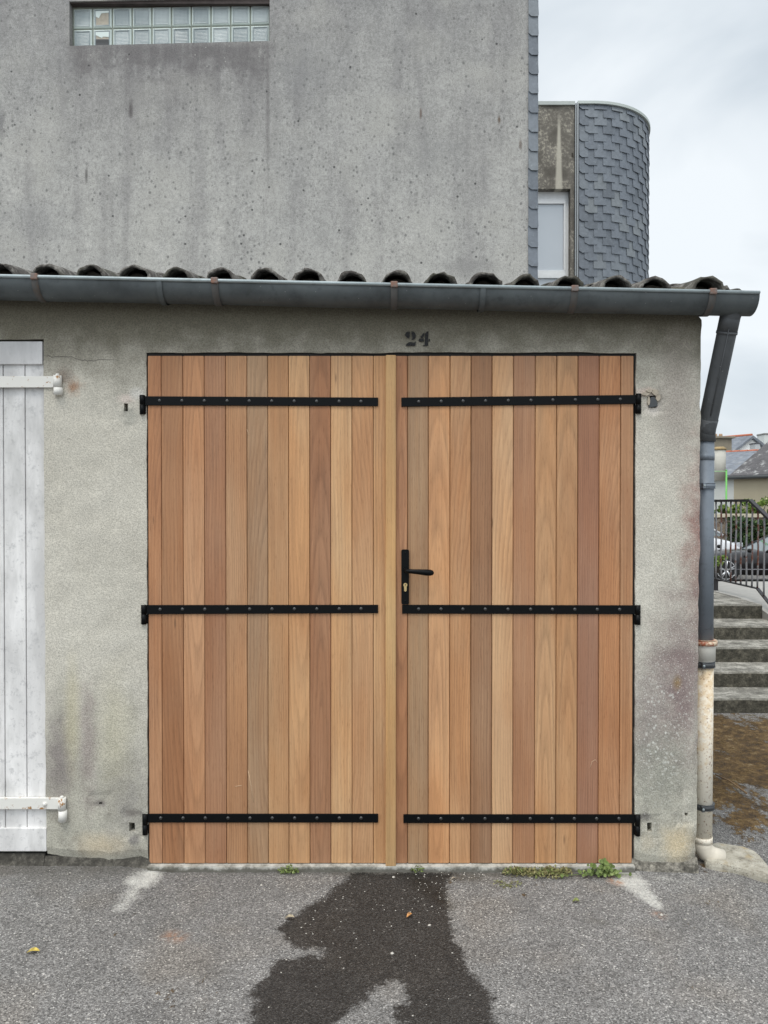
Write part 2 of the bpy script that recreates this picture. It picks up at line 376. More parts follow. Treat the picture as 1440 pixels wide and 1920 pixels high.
# --- asphalt
def mat_asphalt():
    t = NT('asphalt')
    wet = t.attr('wet'); chalk = t.attr('chalk'); dirt = t.attr('dirt'); moss = t.attr('moss'); rust = t.attr('rust'); edge = t.attr('edge')
    st = t.vor(190, out='Color'); sh = t.n('ShaderNodeSeparateColor'); t.put(sh.inputs[0], st)
    fine = t.noise(170, 3, .7); big = t.noise(1.3, 5, .6); med = t.noise(7, 5, .6)
    col = t.ramp(sh.outputs[0], [(0, (.10, .097, .094)), (.35, (.175, .168, .16)), (.75, (.25, .243, .235)), (.96, (.34, .33, .315)), (.995, (.55, .53, .50))])
    col = t.mix(1.0, col, t.ramp(fine, [(.28, .40), (.5, 1.0), (.7, 1.5)]), 'MULTIPLY')
    col = t.mix(1.0, col, t.ramp(big, [(.3, .80), (.7, 1.04)]), 'MULTIPLY')
    col = t.mix(1.0, col, t.ramp(med, [(.3, .86), (.7, 1.13)]), 'MULTIPLY')
    warm = t.rng(t.noise(2.6, 3, .5, t.map(loc=(4, 2, 0))), .5, .7, 0, .35)
    col = t.mix(warm, col, t.mix(1.0, col, (1.12, 1.0, .86), 'MULTIPLY'))
    sp = t.rng(t.vor(26), .07, .04); col = t.mix(t.m('MULTIPLY', sp, .6), col, (.66, .63, .57))
    grit = t.m('MULTIPLY', t.rng(t.noise(120, 2, .6), .38, .58), 1.0)
    cm = t.m('ADD', chalk, t.m('ADD', t.m('MULTIPLY', t.m('SUBTRACT', t.noise(16, 7, .85), .5), 2.2), t.m('MULTIPLY', t.m('SUBTRACT', t.noise(130, 3, .8), .5), 1.6)))
    cm = t.m('MULTIPLY', t.rng(cm, .45, 1.35), t.rng(chalk, .0, .55, 0, .85))
    col = t.mix(cm, col, (.72, .71, .66))
    dm = t.m('MULTIPLY', dirt, t.rng(t.noise(30, 4, .7), .30, .55, .3, 1))
    col = t.mix(t.m('MULTIPLY', dm, .8), col, t.mix(grit, (.03, .026, .02), (.095, .08, .058)))
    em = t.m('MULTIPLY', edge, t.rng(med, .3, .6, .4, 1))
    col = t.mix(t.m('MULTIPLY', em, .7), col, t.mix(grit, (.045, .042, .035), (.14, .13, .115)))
    col = t.mix(t.m('MULTIPLY', rust, t.rng(t.noise(50, 3), .35, .6)), col, (.38, .19, .10))
    mm = t.rng(t.m('ADD', moss, t.m('MULTIPLY', t.m('SUBTRACT', t.noise(3.2, 8, .82, t.map(scale=(1.4, .8, 1))), .5), 3.6)), .50, .60)
    mcol = t.ramp(t.noise(15, 8, .85), [(.34, (.018, .012, .006)), (.46, (.075, .042, .014)), (.56, (.17, .10, .03)), (.70, (.42, .36, .24))])
    col = t.mix(t.m('MULTIPLY', mm, .92), col, mcol)
    # the wet patch: darker, glossier
    wn_ = t.m('ADD', wet, t.m('MULTIPLY', t.m('ADD', t.m('SUBTRACT', t.noise(20, 6, .85), .5), t.m('MULTIPLY', t.m('SUBTRACT', t.noise(110, 2, .7), .5), .35)), .13))
    wm = t.rng(wn_, -.010, .012)
    wc = t.mix(1.0, t.mix(1.0, col, t.ramp(t.noise(150, 3, .8), [(.3, .35), (.5, .9), (.7, 2.0)]), 'MULTIPLY'), (.20, .193, .187), 'MULTIPLY')  # stronger speckle contrast paints the wet glints into the colour
    wc = t.mix(t.m('MULTIPLY', t.rng(t.vor(60, t.map(loc=(1, 5, 0))), .09, .04), .4), wc, (.40, .38, .34))
    col = t.mix(wm, col, wc)
    ro = t.m('SUBTRACT', .93, t.m('MULTIPLY', wm, .38))
    h = t.m('ADD', t.m('MULTIPLY', t.vor(190), .8), t.m('MULTIPLY', fine, .5))
    h = t.m('ADD', h, t.m('MULTIPLY', mm, t.m('MULTIPLY', t.noise(60, 4, .7), 1.5)))
    return t.fin(col, ro, 0, t.bump(h, .75, .007), spec=.3)

# --- wood boards
def mat_wood():
    t = NT('oiled_hardwood')
    tone = t.attr('tone', 'Color'); g1 = t.attr('g1', 'Vector'); g2 = t.attr('g2', 'Vector'); lc = t.attr('lc', 'Vector')
    x, _, z = t.sep(lc); cx, zc, k = t.sep(g1); fr, sd, am = t.sep(g2)
    sx = t.m('ADD', x, t.m('MULTIPLY', sd, 3.7))
    wv = t.comb(sx, t.m('MULTIPLY', sd, 1.3), t.m('MULTIPLY', z, .16))
    wob = t.m('SUBTRACT', t.noise(11, 3, .5, wv), .5); wob2 = t.m('SUBTRACT', t.noise(42, 3, .6, wv), .5)
    dx = t.m('ADD', t.m('SUBTRACT', x, cx), t.m('MULTIPLY', t.m('MULTIPLY', wob, am), .05))
    dz = t.m('MULTIPLY', t.m('SUBTRACT', z, zc), k)
    d = t.m('SQRT', t.m('ADD', t.m('ADD', t.m('MULTIPLY', dx, dx), t.m('MULTIPLY', dz, dz)), .00003))
    d = t.m('ADD', d, t.m('MULTIPLY', wob2, .004))
    ph = t.m('MULTIPLY', d, fr)
    fr1 = t.m('FRACT', ph)
    band = t.ramp(fr1, [(0, .76), (.45, 1.0), (.80, 1.07), (1.0, .72)])
    cyc = t.noise(1.0, 2, .5, t.comb(t.m('MULTIPLY', ph, .45), sd, 0))
    bamt = t.rng(t.noise(2.2, 2, .5, t.comb(sd, t.m('MULTIPLY', z, .8), sx)), .3, .7, .35, 1.0)
    col = t.mix(t.m('MULTIPLY', bamt, .95), tone, t.mix(1.0, tone, band, 'MULTIPLY'))
    col = t.mix(t.rng(cyc, .35, .7, 0, .45), col, t.mix(1.0, tone, (.80, .70, .62), 'MULTIPLY'))
    # slow drift of colour along the board
    dr = t.noise(2.0, 3, .5, t.comb(t.m('MULTIPLY', sx, 2.2), sd, t.m('MULTIPLY', z, .6)))
    col = t.mix(t.rng(dr, .40, .60, 0, 1.0), col, t.mix(1.0, col, (.95, .86, .78), 'MULTIPLY'))
    dr2 = t.noise(3.1, 3, .5, t.comb(t.m('MULTIPLY', sx, 1.6), t.m('ADD', sd, 4.0), t.m('MULTIPLY', z, .5)))
    col = t.mix(t.rng(dr2, .40, .60, 0, .85), col, t.mix(1.0, col, (1.16, 1.18, 1.16), 'MULTIPLY'))
    # short dark pores and long fibres
    po = t.noise(1.0, 2, .6, t.comb(t.m('MULTIPLY', sx, 420), sd, t.m('MULTIPLY', z, 22)))
    col = t.mix(t.rng(po, .57, .72, 0, .55), col, t.mix(1.0, col, (.52, .44, .38), 'MULTIPLY'))
    fi = t.noise(1.0, 3, .6, t.comb(t.m('MULTIPLY', sx, 120), sd, t.m('MULTIPLY', z, 2.2)))
    col = t.mix(1.0, col, t.ramp(fi, [(.3, .86), (.5, 1.0), (.7, 1.10)]), 'MULTIPLY')
    # rare knots
    kv = t.vor(1.0, t.comb(t.m('MULTIPLY', sx, 9), sd, t.m('MULTIPLY', z, 1.7)))
    col = t.mix(t.rng(kv, .055, .02, 0, .6), col, (.10, .055, .03))
    h = t.m('ADD', t.m('MULTIPLY', po, .5), t.m('MULTIPLY', fi, .5))
    return t.fin(col, t.rng(fi, .3, .7, .50, .66), 0, t.bump(h, .18, .0015), spec=.35)

def mat_white_paint(name='old_white_paint', tint=(.80, .785, .77)):
    t = NT(name); x, y, z = t.sep()
    v = t.map(scale=(1, 1, .25))
    d = t.noise(6, 5, .65, v); c = t.mix(t.rng(d, .38, .62), tuple(q*.68 for q in tint), tint)
    c = t.mix(t.rng(t.noise(1.5, 3, .5), .4, .7, 0, .3), c, tuple(q*1.12 for q in tint))
    c = t.mix(t.m('MULTIPLY', t.rng(t.noise(30, 6, .8), .54, .64), .5), c, (.34, .34, .34))
    c = t.mix(t.m('MULTIPLY', t.rng(t.noise(80, 3, .6), .68, .74), .7), c, (.14, .14, .13))
    gr_ = t.noise(3.2, 5, .7, t.map(scale=(1, 1, .4), loc=(4, 0, 1))); c = t.mix(t.m('MULTIPLY', t.rng(gr_, .48, .62), .55), c, (.42, .415, .40))
    c = t.mix(t.rng(t.m('ADD', z, t.m('MULTIPLY', t.noise(6, 4), .4)), 2.3, 2.6, 0, .45), c, (.36, .36, .37))
    ck = t.noise(1.0, 4, .6, t.comb(t.m('MULTIPLY', x, 240), 0, t.m('MULTIPLY', z, 7)))
    c = t.mix(t.rng(ck, .66, .74, 0, .5), c, (.26, .26, .27))
    return t.fin(c, .6, 0, t.bump(t.m('ADD', t.noise(46, 5, .7), ck), .35, .003), spec=.3)

def mat_zinc(name, col, dark=.55):
    t = NT(name); n = t.noise(5, 6, .65, t.map(scale=(1, 1, 1)))
    c = t.ramp(n, [(.3, tuple(q*dark for q in col)), (.52, col), (.75, tuple(q*1.25 for q in col))])
    sp = t.m('MULTIPLY', t.rng(t.noise(24, 5, .7), .56, .68), .5)
    c = t.mix(sp, c, tuple(q*.5 for q in col))
    c = t.mix(t.rng(t.vor(30), .07, .03, 0, .5), c, (.5, .5, .48))
    return t.fin(c, t.rng(t.noise(9, 4), .3, .7, .42, .7), .25, t.bump(t.noise(14, 4), .15, .006), spec=.5)

def mat_slate(name='slate'):
    t = NT(name); tn = t.attr('tone')
    c = t.ramp(tn, [(0, (.12, .137, .158)), (.35, (.145, .165, .192)), (.7, (.165, .187, .215)), (1, (.19, .21, .225))])
    n = t.noise(16, 5, .7); c = t.mix(1.0, c, t.ramp(n, [(.3, .82), (.7, 1.16)]), 'MULTIPLY')
    c = t.mix(t.m('MULTIPLY', t.rng(t.noise(30, 4, .7), .60, .72), .5), c, (.33, .37, .38))
    return t.fin(c, .55, 0, t.bump(n, .3, .004), spec=.4)

def mat_rusty(name, base, rust=(.30, .12, .05), lo=.5, hi=.6, scale=20, rough=.65, metal=.0):
    t = NT(name); n = t.noise(scale, 6, .7)
    c = t.mix(t.rng(n, lo, hi), base, t.mix(t.noise(scale*3, 3), rust, tuple(q*.5 for q in rust)))
    return t.fin(c, rough, metal, t.bump(n, .3, .003))

def mat_pipe_cream():
    t = NT('rusty_cream_iron'); x, y, z = t.sep()
    c = t.mix(t.noise(5, 4), (.70, .64, .53), (.80, .75, .65))
    zs = t.rng(z, Z_(1500, .1), Z_(1260, .1), 0, 1)
    f = t.rng(t.m('ADD', t.noise(26, 6, .75), t.m('MULTIPLY', zs, .24)), .58, .76)
    c = t.mix(t.m('MULTIPLY', f, .65), c, (.56, .38, .17))
    c = t.mix(t.m('MULTIPLY', t.rng(t.noise(85, 4, .75), .57, .64), .85), c, (.24, .12, .06))
    return t.fin(c, .6, 0, t.bump(t.noise(50, 4), .25, .003))

def mat_glass_block():
    t = NT('ribbed_block_glass'); x, y, z = t.sep(); tn = t.attr('tone'); uv = t.attr('uvw', 'Vector')
    u, ty, v = t.sep(uv)
    fu = t.m('ABSOLUTE', t.m('SUBTRACT', t.m('FRACT', t.m('MULTIPLY', u, 14)), .5)); fv = t.m('ABSOLUTE', t.m('SUBTRACT', t.m('FRACT', t.m('MULTIPLY', v, 14)), .5))
    vert = t.m('GREATER_THAN', .5, ty)
    gu = t.m('MULTIPLY', t.rng(fu, .22, .42), vert); gv = t.rng(fv, .22, .42)
    g = t.m('MAXIMUM', gu, gv)
    c = t.mix(tn, (.15, .19, .20), (.38, .43, .43))
    c = t.mix(t.m('MULTIPLY', g, .5), c, (.50, .56, .56))
    smo = t.rng(t.noise(3.6, 2, .4), .40, .58); c = t.mix(t.m('MULTIPLY', smo, .45), c, (.11, .15, .16))
    # clear border of the block
    bu = t.m('MAXIMUM', t.m('ABSOLUTE', t.m('SUBTRACT', u, .5)), t.m('ABSOLUTE', t.m('SUBTRACT', v, .5)))
    c = t.mix(t.rng(bu, .41, .45, 0, .95), c, (.62, .70, .66))
    return t.fin(c, .14, 0, t.bump(g, .4, .004), spec=.7)

def mat_leaf(name, a, b, c_=None):
    t = NT(name); tn = t.attr('tone')
    st = [(0, a), (1, b)] if c_ is None else [(0, a), (.6, b), (1, c_)]
    col = t.ramp(tn, st)
    t.fin(col, .55, 0, None, spec=.3)
    tr = t.n('ShaderNodeBsdfTranslucent'); t.put(tr.inputs[0], col)
    ms = t.n('ShaderNodeMixShader'); ms.inputs[0].default_value = .25
    t.t.links.new(t.b.outputs[0], ms.inputs[1]); t.t.links.new(tr.outputs[0], ms.inputs[2]); t.t.links.new(ms.outputs[0], t.out.inputs[0])
    return t.mat

def mat_steps():
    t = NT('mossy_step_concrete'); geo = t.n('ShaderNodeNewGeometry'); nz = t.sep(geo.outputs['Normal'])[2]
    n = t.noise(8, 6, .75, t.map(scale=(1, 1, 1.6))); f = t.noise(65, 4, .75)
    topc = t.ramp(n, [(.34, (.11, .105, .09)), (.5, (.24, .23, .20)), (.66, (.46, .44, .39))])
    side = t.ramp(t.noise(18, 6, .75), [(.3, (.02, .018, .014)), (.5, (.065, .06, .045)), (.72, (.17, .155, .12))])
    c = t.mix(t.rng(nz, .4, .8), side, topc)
    c = t.mix(1.0, c, t.ramp(f, [(.3, .5), (.5, 1.0), (.7, 1.45)]), 'MULTIPLY')
    return t.fin(c, .95, 0, t.bump(f, .6, .01))

def mat_tile():
    t = NT('lichen_roof_tile'); n = t.noise(16, 6, .75)
    c = t.ramp(n, [(.3, (.028, .025, .022)), (.48, (.07, .062, .055)), (.62, (.20, .19, .17)), (.75, (.42, .40, .37))])
    c = t.mix(t.m('MULTIPLY', t.rng(t.noise(6, 3), .5, .65), .6), c, (.055, .055, .035))
    return t.fin(c, .9, 0, t.bump(t.noise(40, 5, .7), .8, .01))

M = {}
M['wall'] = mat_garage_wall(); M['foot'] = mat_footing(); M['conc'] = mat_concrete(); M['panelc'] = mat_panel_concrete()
M['asph'] = mat_asphalt(); M['wood'] = mat_wood(); M['white'] = mat_white_paint(); M['whiteiron'] = mat_rusty('white_hinge_iron', (.70, .685, .64), (.42, .20, .05), .58, .63, 22)
M['gutter'] = mat_zinc('gutter_zinc', (.095, .108, .112)); M['bead'] = mat_zinc('gutter_bead_zinc', (.34, .39, .40), .8)
M['pipe'] = mat_zinc('downpipe_zinc', (.085, .09, .095), .75); M['pvc'] = mat_zinc('grey_blue_pipe', (.195, .225, .26), .85)
M['slate'] = mat_slate(); M['cream'] = mat_pipe_cream(); M['rim'] = mat_rusty('rusty_pipe_rim', (.62, .50, .36), (.42, .12, .06), .42, .55, 40)
M['bracket'] = mat_rusty('gutter_bracket_iron', (.085, .082, .078), (.14, .10, .075), .52, .70, 16); M['rust'] = mat_rusty('rust', (.15, .13, .12), (.26, .13, .085), .42, .58, 26)
M['tile'] = mat_tile(); M['steps'] = mat_steps(); M['block'] = mat_glass_block()
def _blk():
    t = NT('black_powder_coat'); return t.fin((.0035, .004, .0045), .42, .0, t.bump(t.noise(220, 2), .06, .001), spec=.12)
M['black'] = _blk()
M['scratch'] = mat_simple('pale_scratch', (.62, .45, .30), .8)
M['rivet'] = NT('rivet_black').fin((.02, .02, .02), .3, 0, None, spec=.8)
M['frame'] = mat_simple('black_door_frame', (.004, .004, .004), .8)
M['dark'] = mat_simple('dark_interior', (.012, .011, .010), .95)
M['mortar'] = mat_simple('grey_mortar', (.24, .26, .22), .9, var=.3, scale=30, bump=.5)
M['soot'] = mat_simple('earth_under_tiles', (.045, .038, .030), .95, var=.6, scale=30, bump=.8)
M['brass'] = mat_simple('brass', (.75, .56, .28), .3, .9, var=.05)
M['paint24'] = None
def _stencil():
    t = NT('worn_black_stencil_paint'); t.fin((.014, .014, .014), .8)
    tr = t.n('ShaderNodeBsdfTransparent'); ms = t.n('ShaderNodeMixShader')
    f = t.rng(t.m('ADD', t.m('MULTIPLY', t.noise(120, 3, .7), .6), t.m('MULTIPLY', t.noise(30, 3, .6), .4)), .54, .62)
    t.put(ms.inputs[0], t.m('MULTIPLY', f, .85)); t.t.links.new(t.b.outputs[0], ms.inputs[1]); t.t.links.new(tr.outputs[0], ms.inputs[2]); t.t.links.new(ms.outputs[0], t.out.inputs[0])
    return t.mat
M['paint24'] = _stencil()
M['sill'] = mat_simple('pale_sill_concrete', (.46, .45, .41), .9, var=.35, scale=18, bump=.5)
def _pad():
    t = NT('rough_pale_pad_concrete'); c = t.ramp(t.noise(16, 6, .75), [(.3, (.16, .14, .11)), (.45, (.40, .37, .30)), (.65, (.56, .53, .45))])
    c = t.mix(t.m('MULTIPLY', t.rng(t.vor(110), .32, .15), t.rng(t.noise(20, 3), .4, .6)), c, (.12, .11, .09)); c = t.mix(t.rng(t.noise(7, 4, .6), .58, .68, 0, .6), c, (.42, .30, .13))
    return t.fin(c, .95, 0, t.bump(t.noise(70, 5, .8), .9, .012))
M['pad'] = _pad()

# ------------------------------------------------------------------ ground sheet
def poly_sdf(P, poly):
    """signed distance (positive inside) of points P (n,2)"""
    poly = np.asarray(poly); n = len(poly); d = np.full(len(P), 1e9); inside = np.zeros(len(P), bool)
    for i in range(n):
        a = poly[i]; b = poly[(i+1) % n]; ab = b-a
        t = np.clip(((P-a)@ab)/max(1e-12, ab@ab), 0, 1)
        q = a+t[:, None]*ab; d = np.minimum(d, np.hypot(*(P-q).T))
        c = ((a[1] > P[:, 1]) != (b[1] > P[:, 1])) & (P[:, 0] < (b[0]-a[0])*(P[:, 1]-a[1])/(b[1]-a[1]+1e-12)+a[0])
        inside ^= c
    return np.where(inside, d, -d)
GZ = -0.03
def g2(px, py, z=GZ):
    p = gnd(px, py, z); return (p.x, p.y)
wet_px = [(630,85),(560,140),(500,200),(420,240),(370,275),(330,300),(290,335),(300,370),(340,400),(370,430),(410,437),(450,425),(490,425),(505,455),(470,462),(430,458),(380,470),(330,472),(290,478),(260,500),(250,530),(230,560),(190,600),(150,635),(170,660),(205,662),(165,700),(172,740),(160,768),(150,900),(1300,900),(1275,768),(1260,700),(1265,650),(1230,610),(1190,560),(1140,520),(1130,470),(1110,410),(1075,380),(1070,300),(1050,240),(1045,180),(1060,120),(1075,95),(900,84),(760,90)]
isl_px = [(555,768),(610,725),(640,690),(690,670),(700,640),(740,600),(820,573),(850,590),(870,620),(890,650),(870,680),(815,690),(820,740),(850,768),(860,900),(540,900)]
wet_poly = [g2(400+x/2.4, 1600+y/2.4) for x, y in wet_px]; isl_poly = [g2(400+x/2.4, 1600+y/2.4) for x, y in isl_px]
def hground(x, y):
    x = np.asarray(x, float); y = np.asarray(y, float)
    hw = np.interp(x, [-4, -1.25, -1.0, 1.1, 1.5, 2.2], [0.0, -0.012, GZ, GZ, -0.045, -0.045])
    k = np.clip((np.abs(y)-0.3)/1.2, 0, 1); h = hw*(1-k)+GZ*k
    k2 = np.clip((y-1.0)/1.6, 0, 1); h = h*(1-k2)+0.0*k2
    right = np.clip((x-1.6)/.3, 0, 1)
    up = np.interp(y, [3.6, 4.7, 6.4, 10.3, 14.7, 16.4, 30, 60, 400], [0, .50, .58, .18, -.205, -.27, -.9, -2.2, -4])
    h = np.where(y > 3.6, h*(1-right)+up*right, h)
    return h
def spread(a, b, first, grow, sgn=1):
    out = []; s = first; p = a
    while (p < b if sgn > 0 else p > b):
        p += sgn*s; s *= grow; out.append(p)
    return out
xs = list(np.arange(-2.1, 2.4, .016)); ys = list(np.arange(-1.9, .12, .016))
xs = sorted(spread(xs[0], -500, .05, 1.22, -1)+xs+spread(xs[-1], 5.5, .06, 1.0)+spread(5.5, 500, .1, 1.25))
ys = sorted(spread(ys[0], -500, .05, 1.22, -1)+ys+spread(ys[-1], 6.2, .06, 1.0)+spread(6.2, 600, .12, 1.2))
xs = np.array(xs); ys = np.array(ys)
GX, GY = np.meshgrid(xs, ys, indexing='ij'); GH = hground(GX, GY)
nx, ny = GX.shape
P = np.stack([GX.ravel(), GY.ravel()], 1)
near = (np.abs(P[:, 0]) < 2.6) & (P[:, 1] > -2.6) & (P[:, 1] < .3)
wet = np.full(len(P), -1.0); wet[near] = np.minimum(poly_sdf(P[near], wet_poly), -poly_sdf(P[near], isl_poly))
def seg(P, a, b, ra, rb):
    a = np.array(a); b = np.array(b); ab = b-a; t = np.clip(((P-a)@ab)/(ab@ab), 0, 1)
    d = np.hypot(*(P-(a+t[:, None]*ab)).T); return np.clip(1-d/(ra+(rb-ra)*t), 0, 1)
def sm(v): return v*v*(3-2*v)
chalk = sm(np.maximum.reduce([1.3*seg(P, g2(1168, 1640), g2(1232, 1698), .17, .05), .6*seg(P, g2(1200, 1640), g2(1300, 1650), .10, .06),
        1.2*seg(P, g2(290, 1628), g2(262, 1655), .13, .14), .9*seg(P, g2(262, 1655), g2(228, 1706), .12, .08)]).clip(0, 1))
dirt = sm(np.maximum.reduce([1.2*seg(P, g2(640, 1630), g2(880, 1640), .09, .12), 1.0*seg(P, g2(790, 1650), g2(840, 1700), .12, .05), .7*seg(P, g2(900, 1640), g2(1140, 1642), .09, .07)]).clip(0, 1))
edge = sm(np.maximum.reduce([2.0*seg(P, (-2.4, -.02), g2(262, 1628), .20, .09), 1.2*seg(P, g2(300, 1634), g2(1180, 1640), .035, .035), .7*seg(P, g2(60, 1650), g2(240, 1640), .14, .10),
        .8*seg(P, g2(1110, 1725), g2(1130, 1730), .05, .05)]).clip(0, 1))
rustm = sm(np.maximum.reduce([.9*seg(P, g2(1150, 1650), g2(1160, 1656), .05, .04), .6*seg(P, g2(320, 1754), g2(335, 1758), .06, .06), .5*seg(P, g2(1232, 1712), g2(1236, 1716), .05, .05)]).clip(0, 1))
mp_ = [g2(1330, 1345, 0), g2(1440, 1345, 0), g2(1600, 1380, 0), g2(1560, 1440, -.02), g2(1440, 1475, -.02), g2(1435, 1520, -.03), g2(1425, 1560, -.03), g2(1395, 1545, -.03), g2(1370, 1520, -.03), g2(1320, 1500, -.03), (1.5, .1), (1.5, 2.6)]
mn = (P[:, 0] > 1) & (P[:, 0] < 8) & (P[:, 1] > -.5) & (P[:, 1] < 3.4)
moss = np.zeros(len(P)); moss[mn] = np.clip(.5+poly_sdf(P[mn], mp_)*2.2, 0, 1)
Vg = np.stack([GX.ravel(), GY.ravel(), GH.ravel()], 1)
ii, jj = np.meshgrid(np.arange(nx-1), np.arange(ny-1), indexing='ij'); a = (ii*ny+jj).ravel()
Fg = np.stack([a, a+ny, a+ny+1, a+1], 1).tolist()
g = obj('ground', Vg.tolist(), Fg, M['asph'], smooth=True, attrs=dict(wet=wet, chalk=chalk, dirt=dirt, moss=moss, rust=rustm, edge=edge))
setp(g, kind='structure')

# ------------------------------------------------------------------ GARAGE
OX0, OX1 = X_(275), X_(1192); OZ1 = Z_(661)                 # opening of the wooden door
WX0, WX1 = X_(-380), X_(83.5); WZ1 = Z_(636.5)              # opening of the white door
GX0, GX1 = -3.9, X_(1316); GTOP = 2.70
garage = thing('garage', (0, 0, 0), 'low rendered garage with lichen-covered curved roof tiles and stencilled number 24 above wooden doors', 'garage')
def gutz(x): return Z_(518, -.17) + (Z_(549, -.17)-Z_(518, -.17))*(x-X_(0, -.17))/(X_(1420, -.17)-X_(0, -.17))   # rim height along the sloping gutter
holes = [(X_(232.5), X_(239.5), Z_(771), Z_(756)), (X_(238), X_(250), Z_(1559), Z_(1540)), (X_(1217), X_(1225), Z_(1560), Z_(1543)),
         (X_(1287), X_(1293), Z_(1531), Z_(1525)), (X_(183), X_(189), Z_(1509), Z_(1505)), (X_(1216), X_(1230), Z_(764), Z_(742))]
def lines(a, b, step, extra):
    n = max(2, int((b-a)/step)); L = list(np.linspace(a, b, n+1))
    for e in extra:
        if a < e < b:
            L = [q for q in L if abs(q-e) > step*.35 or q in (a, b)]+[e]
    return np.array(sorted(set(L)))
ex = [OX0, OX1, WX0, WX1]+[h[0] for h in holes]+[h[1] for h in holes]; ez = [OZ1, WZ1]+[h[2] for h in holes]+[h[3] for h in holes]
gxs = lines(GX0, GX1, .025, ex); gzs = lines(-.005, GTOP, .025, ez)
def in_rect(x, z, r): return r[0] < x < r[1] and r[2] < z < r[3]
def zbot(x):
    if x < OX0: return float(np.interp(x, [GX0, WX1-.001, X_(120), X_(150), X_(185), X_(205), X_(235), X_(262), OX0], [.03, Z_(1602), Z_(1608), Z_(1611), Z_(1612), Z_(1619), Z_(1610), Z_(1607), Z_(1606)]))+.006*mnoise.noise(Vector((x*22, 1, 0)))
    return float(np.interp(x, [OX1, X_(1196), X_(1206), X_(1225), X_(1260), X_(1285), X_(1300), GX1], [Z_(1611), Z_(1616), Z_(1619), Z_(1624), Z_(1629), Z_(1629), Z_(1624), Z_(1613)]))+.006*mnoise.noise(Vector((x*30, 1, 0)))
def grid_wall(name, xs, zs, keep, fn, depth, mat, parent, y0=0.0):
    idx = {}; V = []; F = []
    nx, nz = len(xs), len(zs)
    K = [[keep((xs[i]+xs[i+1])/2, (zs[j]+zs[j+1])/2) for j in range(nz-1)] for i in range(nx-1)]
    def vid(i, j, b):
        k = (i, j, b)
        if k not in idx:
            p = Vector(fn(xs[i], zs[j]))
            if b: p = Vector((p.x, y0+depth, p.z))
            idx[k] = len(V); V.append(p)
        return idx[k]
    for i in range(nx-1):
        for j in range(nz-1):
            if not K[i][j]: continue
            F.append((vid(i, j, 0), vid(i+1, j, 0), vid(i+1, j+1, 0), vid(i, j+1, 0)))
            for (di, dj, e) in ((-1, 0, ((i, j+1), (i, j))), (1, 0, ((i+1, j), (i+1, j+1))), (0, -1, ((i, j), (i+1, j))), (0, 1, ((i+1, j+1), (i, j+1)))):
                a_, b_ = i+di, j+dj
                if not (0 <= a_ < nx-1 and 0 <= b_ < nz-1) or not K[a_][b_]:
                    (p, q) = e
                    F.append((vid(*q, 0), vid(*p, 0), vid(*p, 1), vid(*q, 1)))
    return obj(name, V, F, mat, parent)
def wall_keep(x, z):
    if OX0 < x < OX1 and z < OZ1: return False
    if WX0 < x < WX1 and z < WZ1: return False
    return not any(in_rect(x, z, h) for h in holes)
def wall_fn(x, z):
    nz_ = mnoise.noise(Vector((x*2.3, 0, z*2.3)))*.004+mnoise.noise(Vector((x*14, 3, z*14)))*.0022
    y = nz_; xx = x
    if z < .16: 
        zb = zbot(x); z2 = z+(zb+.005)*max(0, 1-(z+.005)/.16); 
        y += .010*max(0, 1-(z+.005)/.05)
        z = z2
    if abs(x-GX1) < 1e-6:
        xx = x+.006*mnoise.noise(Vector((0, 5, z*16)))-.003+.010*max(0, mnoise.noise(Vector((0, 9, z*5))))*(1 if z > 1.4 else .4)-(.016 if z > Z_(599) else 0)
        xx -= float(np.interp(z, [-.05, Z_(1600), Z_(1540), Z_(1200), 2.7], [.020, .017, .012, .008, .003])); y += .007
    elif abs(x-gxs[-2]) < 1e-6:
        xx -= float(np.interp(z, [-.05, Z_(1600), Z_(1540), Z_(1200), 2.7], [.022, .018, .012, .006, .002]))
    for ax in (OX0, OX1, WX1):
        if abs(x-ax) < 1e-6: xx += .0035*mnoise.noise(Vector((ax, 2, z*9)))+.002*mnoise.noise(Vector((ax, 2, z*33)))
    for az in (OZ1, WZ1):
        if abs(z-az) < 1e-6: z += .0045*mnoise.noise(Vector((x*7, 2, az)))+.002*mnoise.noise(Vector((x*31, 2, az)))
    for h in holes:
        for k in (0, 1):
            if abs(x-h[k]) < 1e-6 and h[2]-.03 < z < h[3]+.03: xx += .003*mnoise.noise(Vector((x*90, 2, z*70)))
        if h[0]-.004 <= x <= h[1]+.004 and h[2]-.004 <= z <= h[3]+.004: z += .003*mnoise.noise(Vector((x*80, 7, z*70)))
        if h[0]-.04 < x < h[1]+.04 and h[2]-.04 < z < h[3]+.04: y += .004+.004*mnoise.noise(Vector((x*30, 7, z*30)))
    return (xx, y, z)
wallo = grid_wall('wall', gxs, gzs, wall_keep, wall_fn, .15, M['wall'], garage)
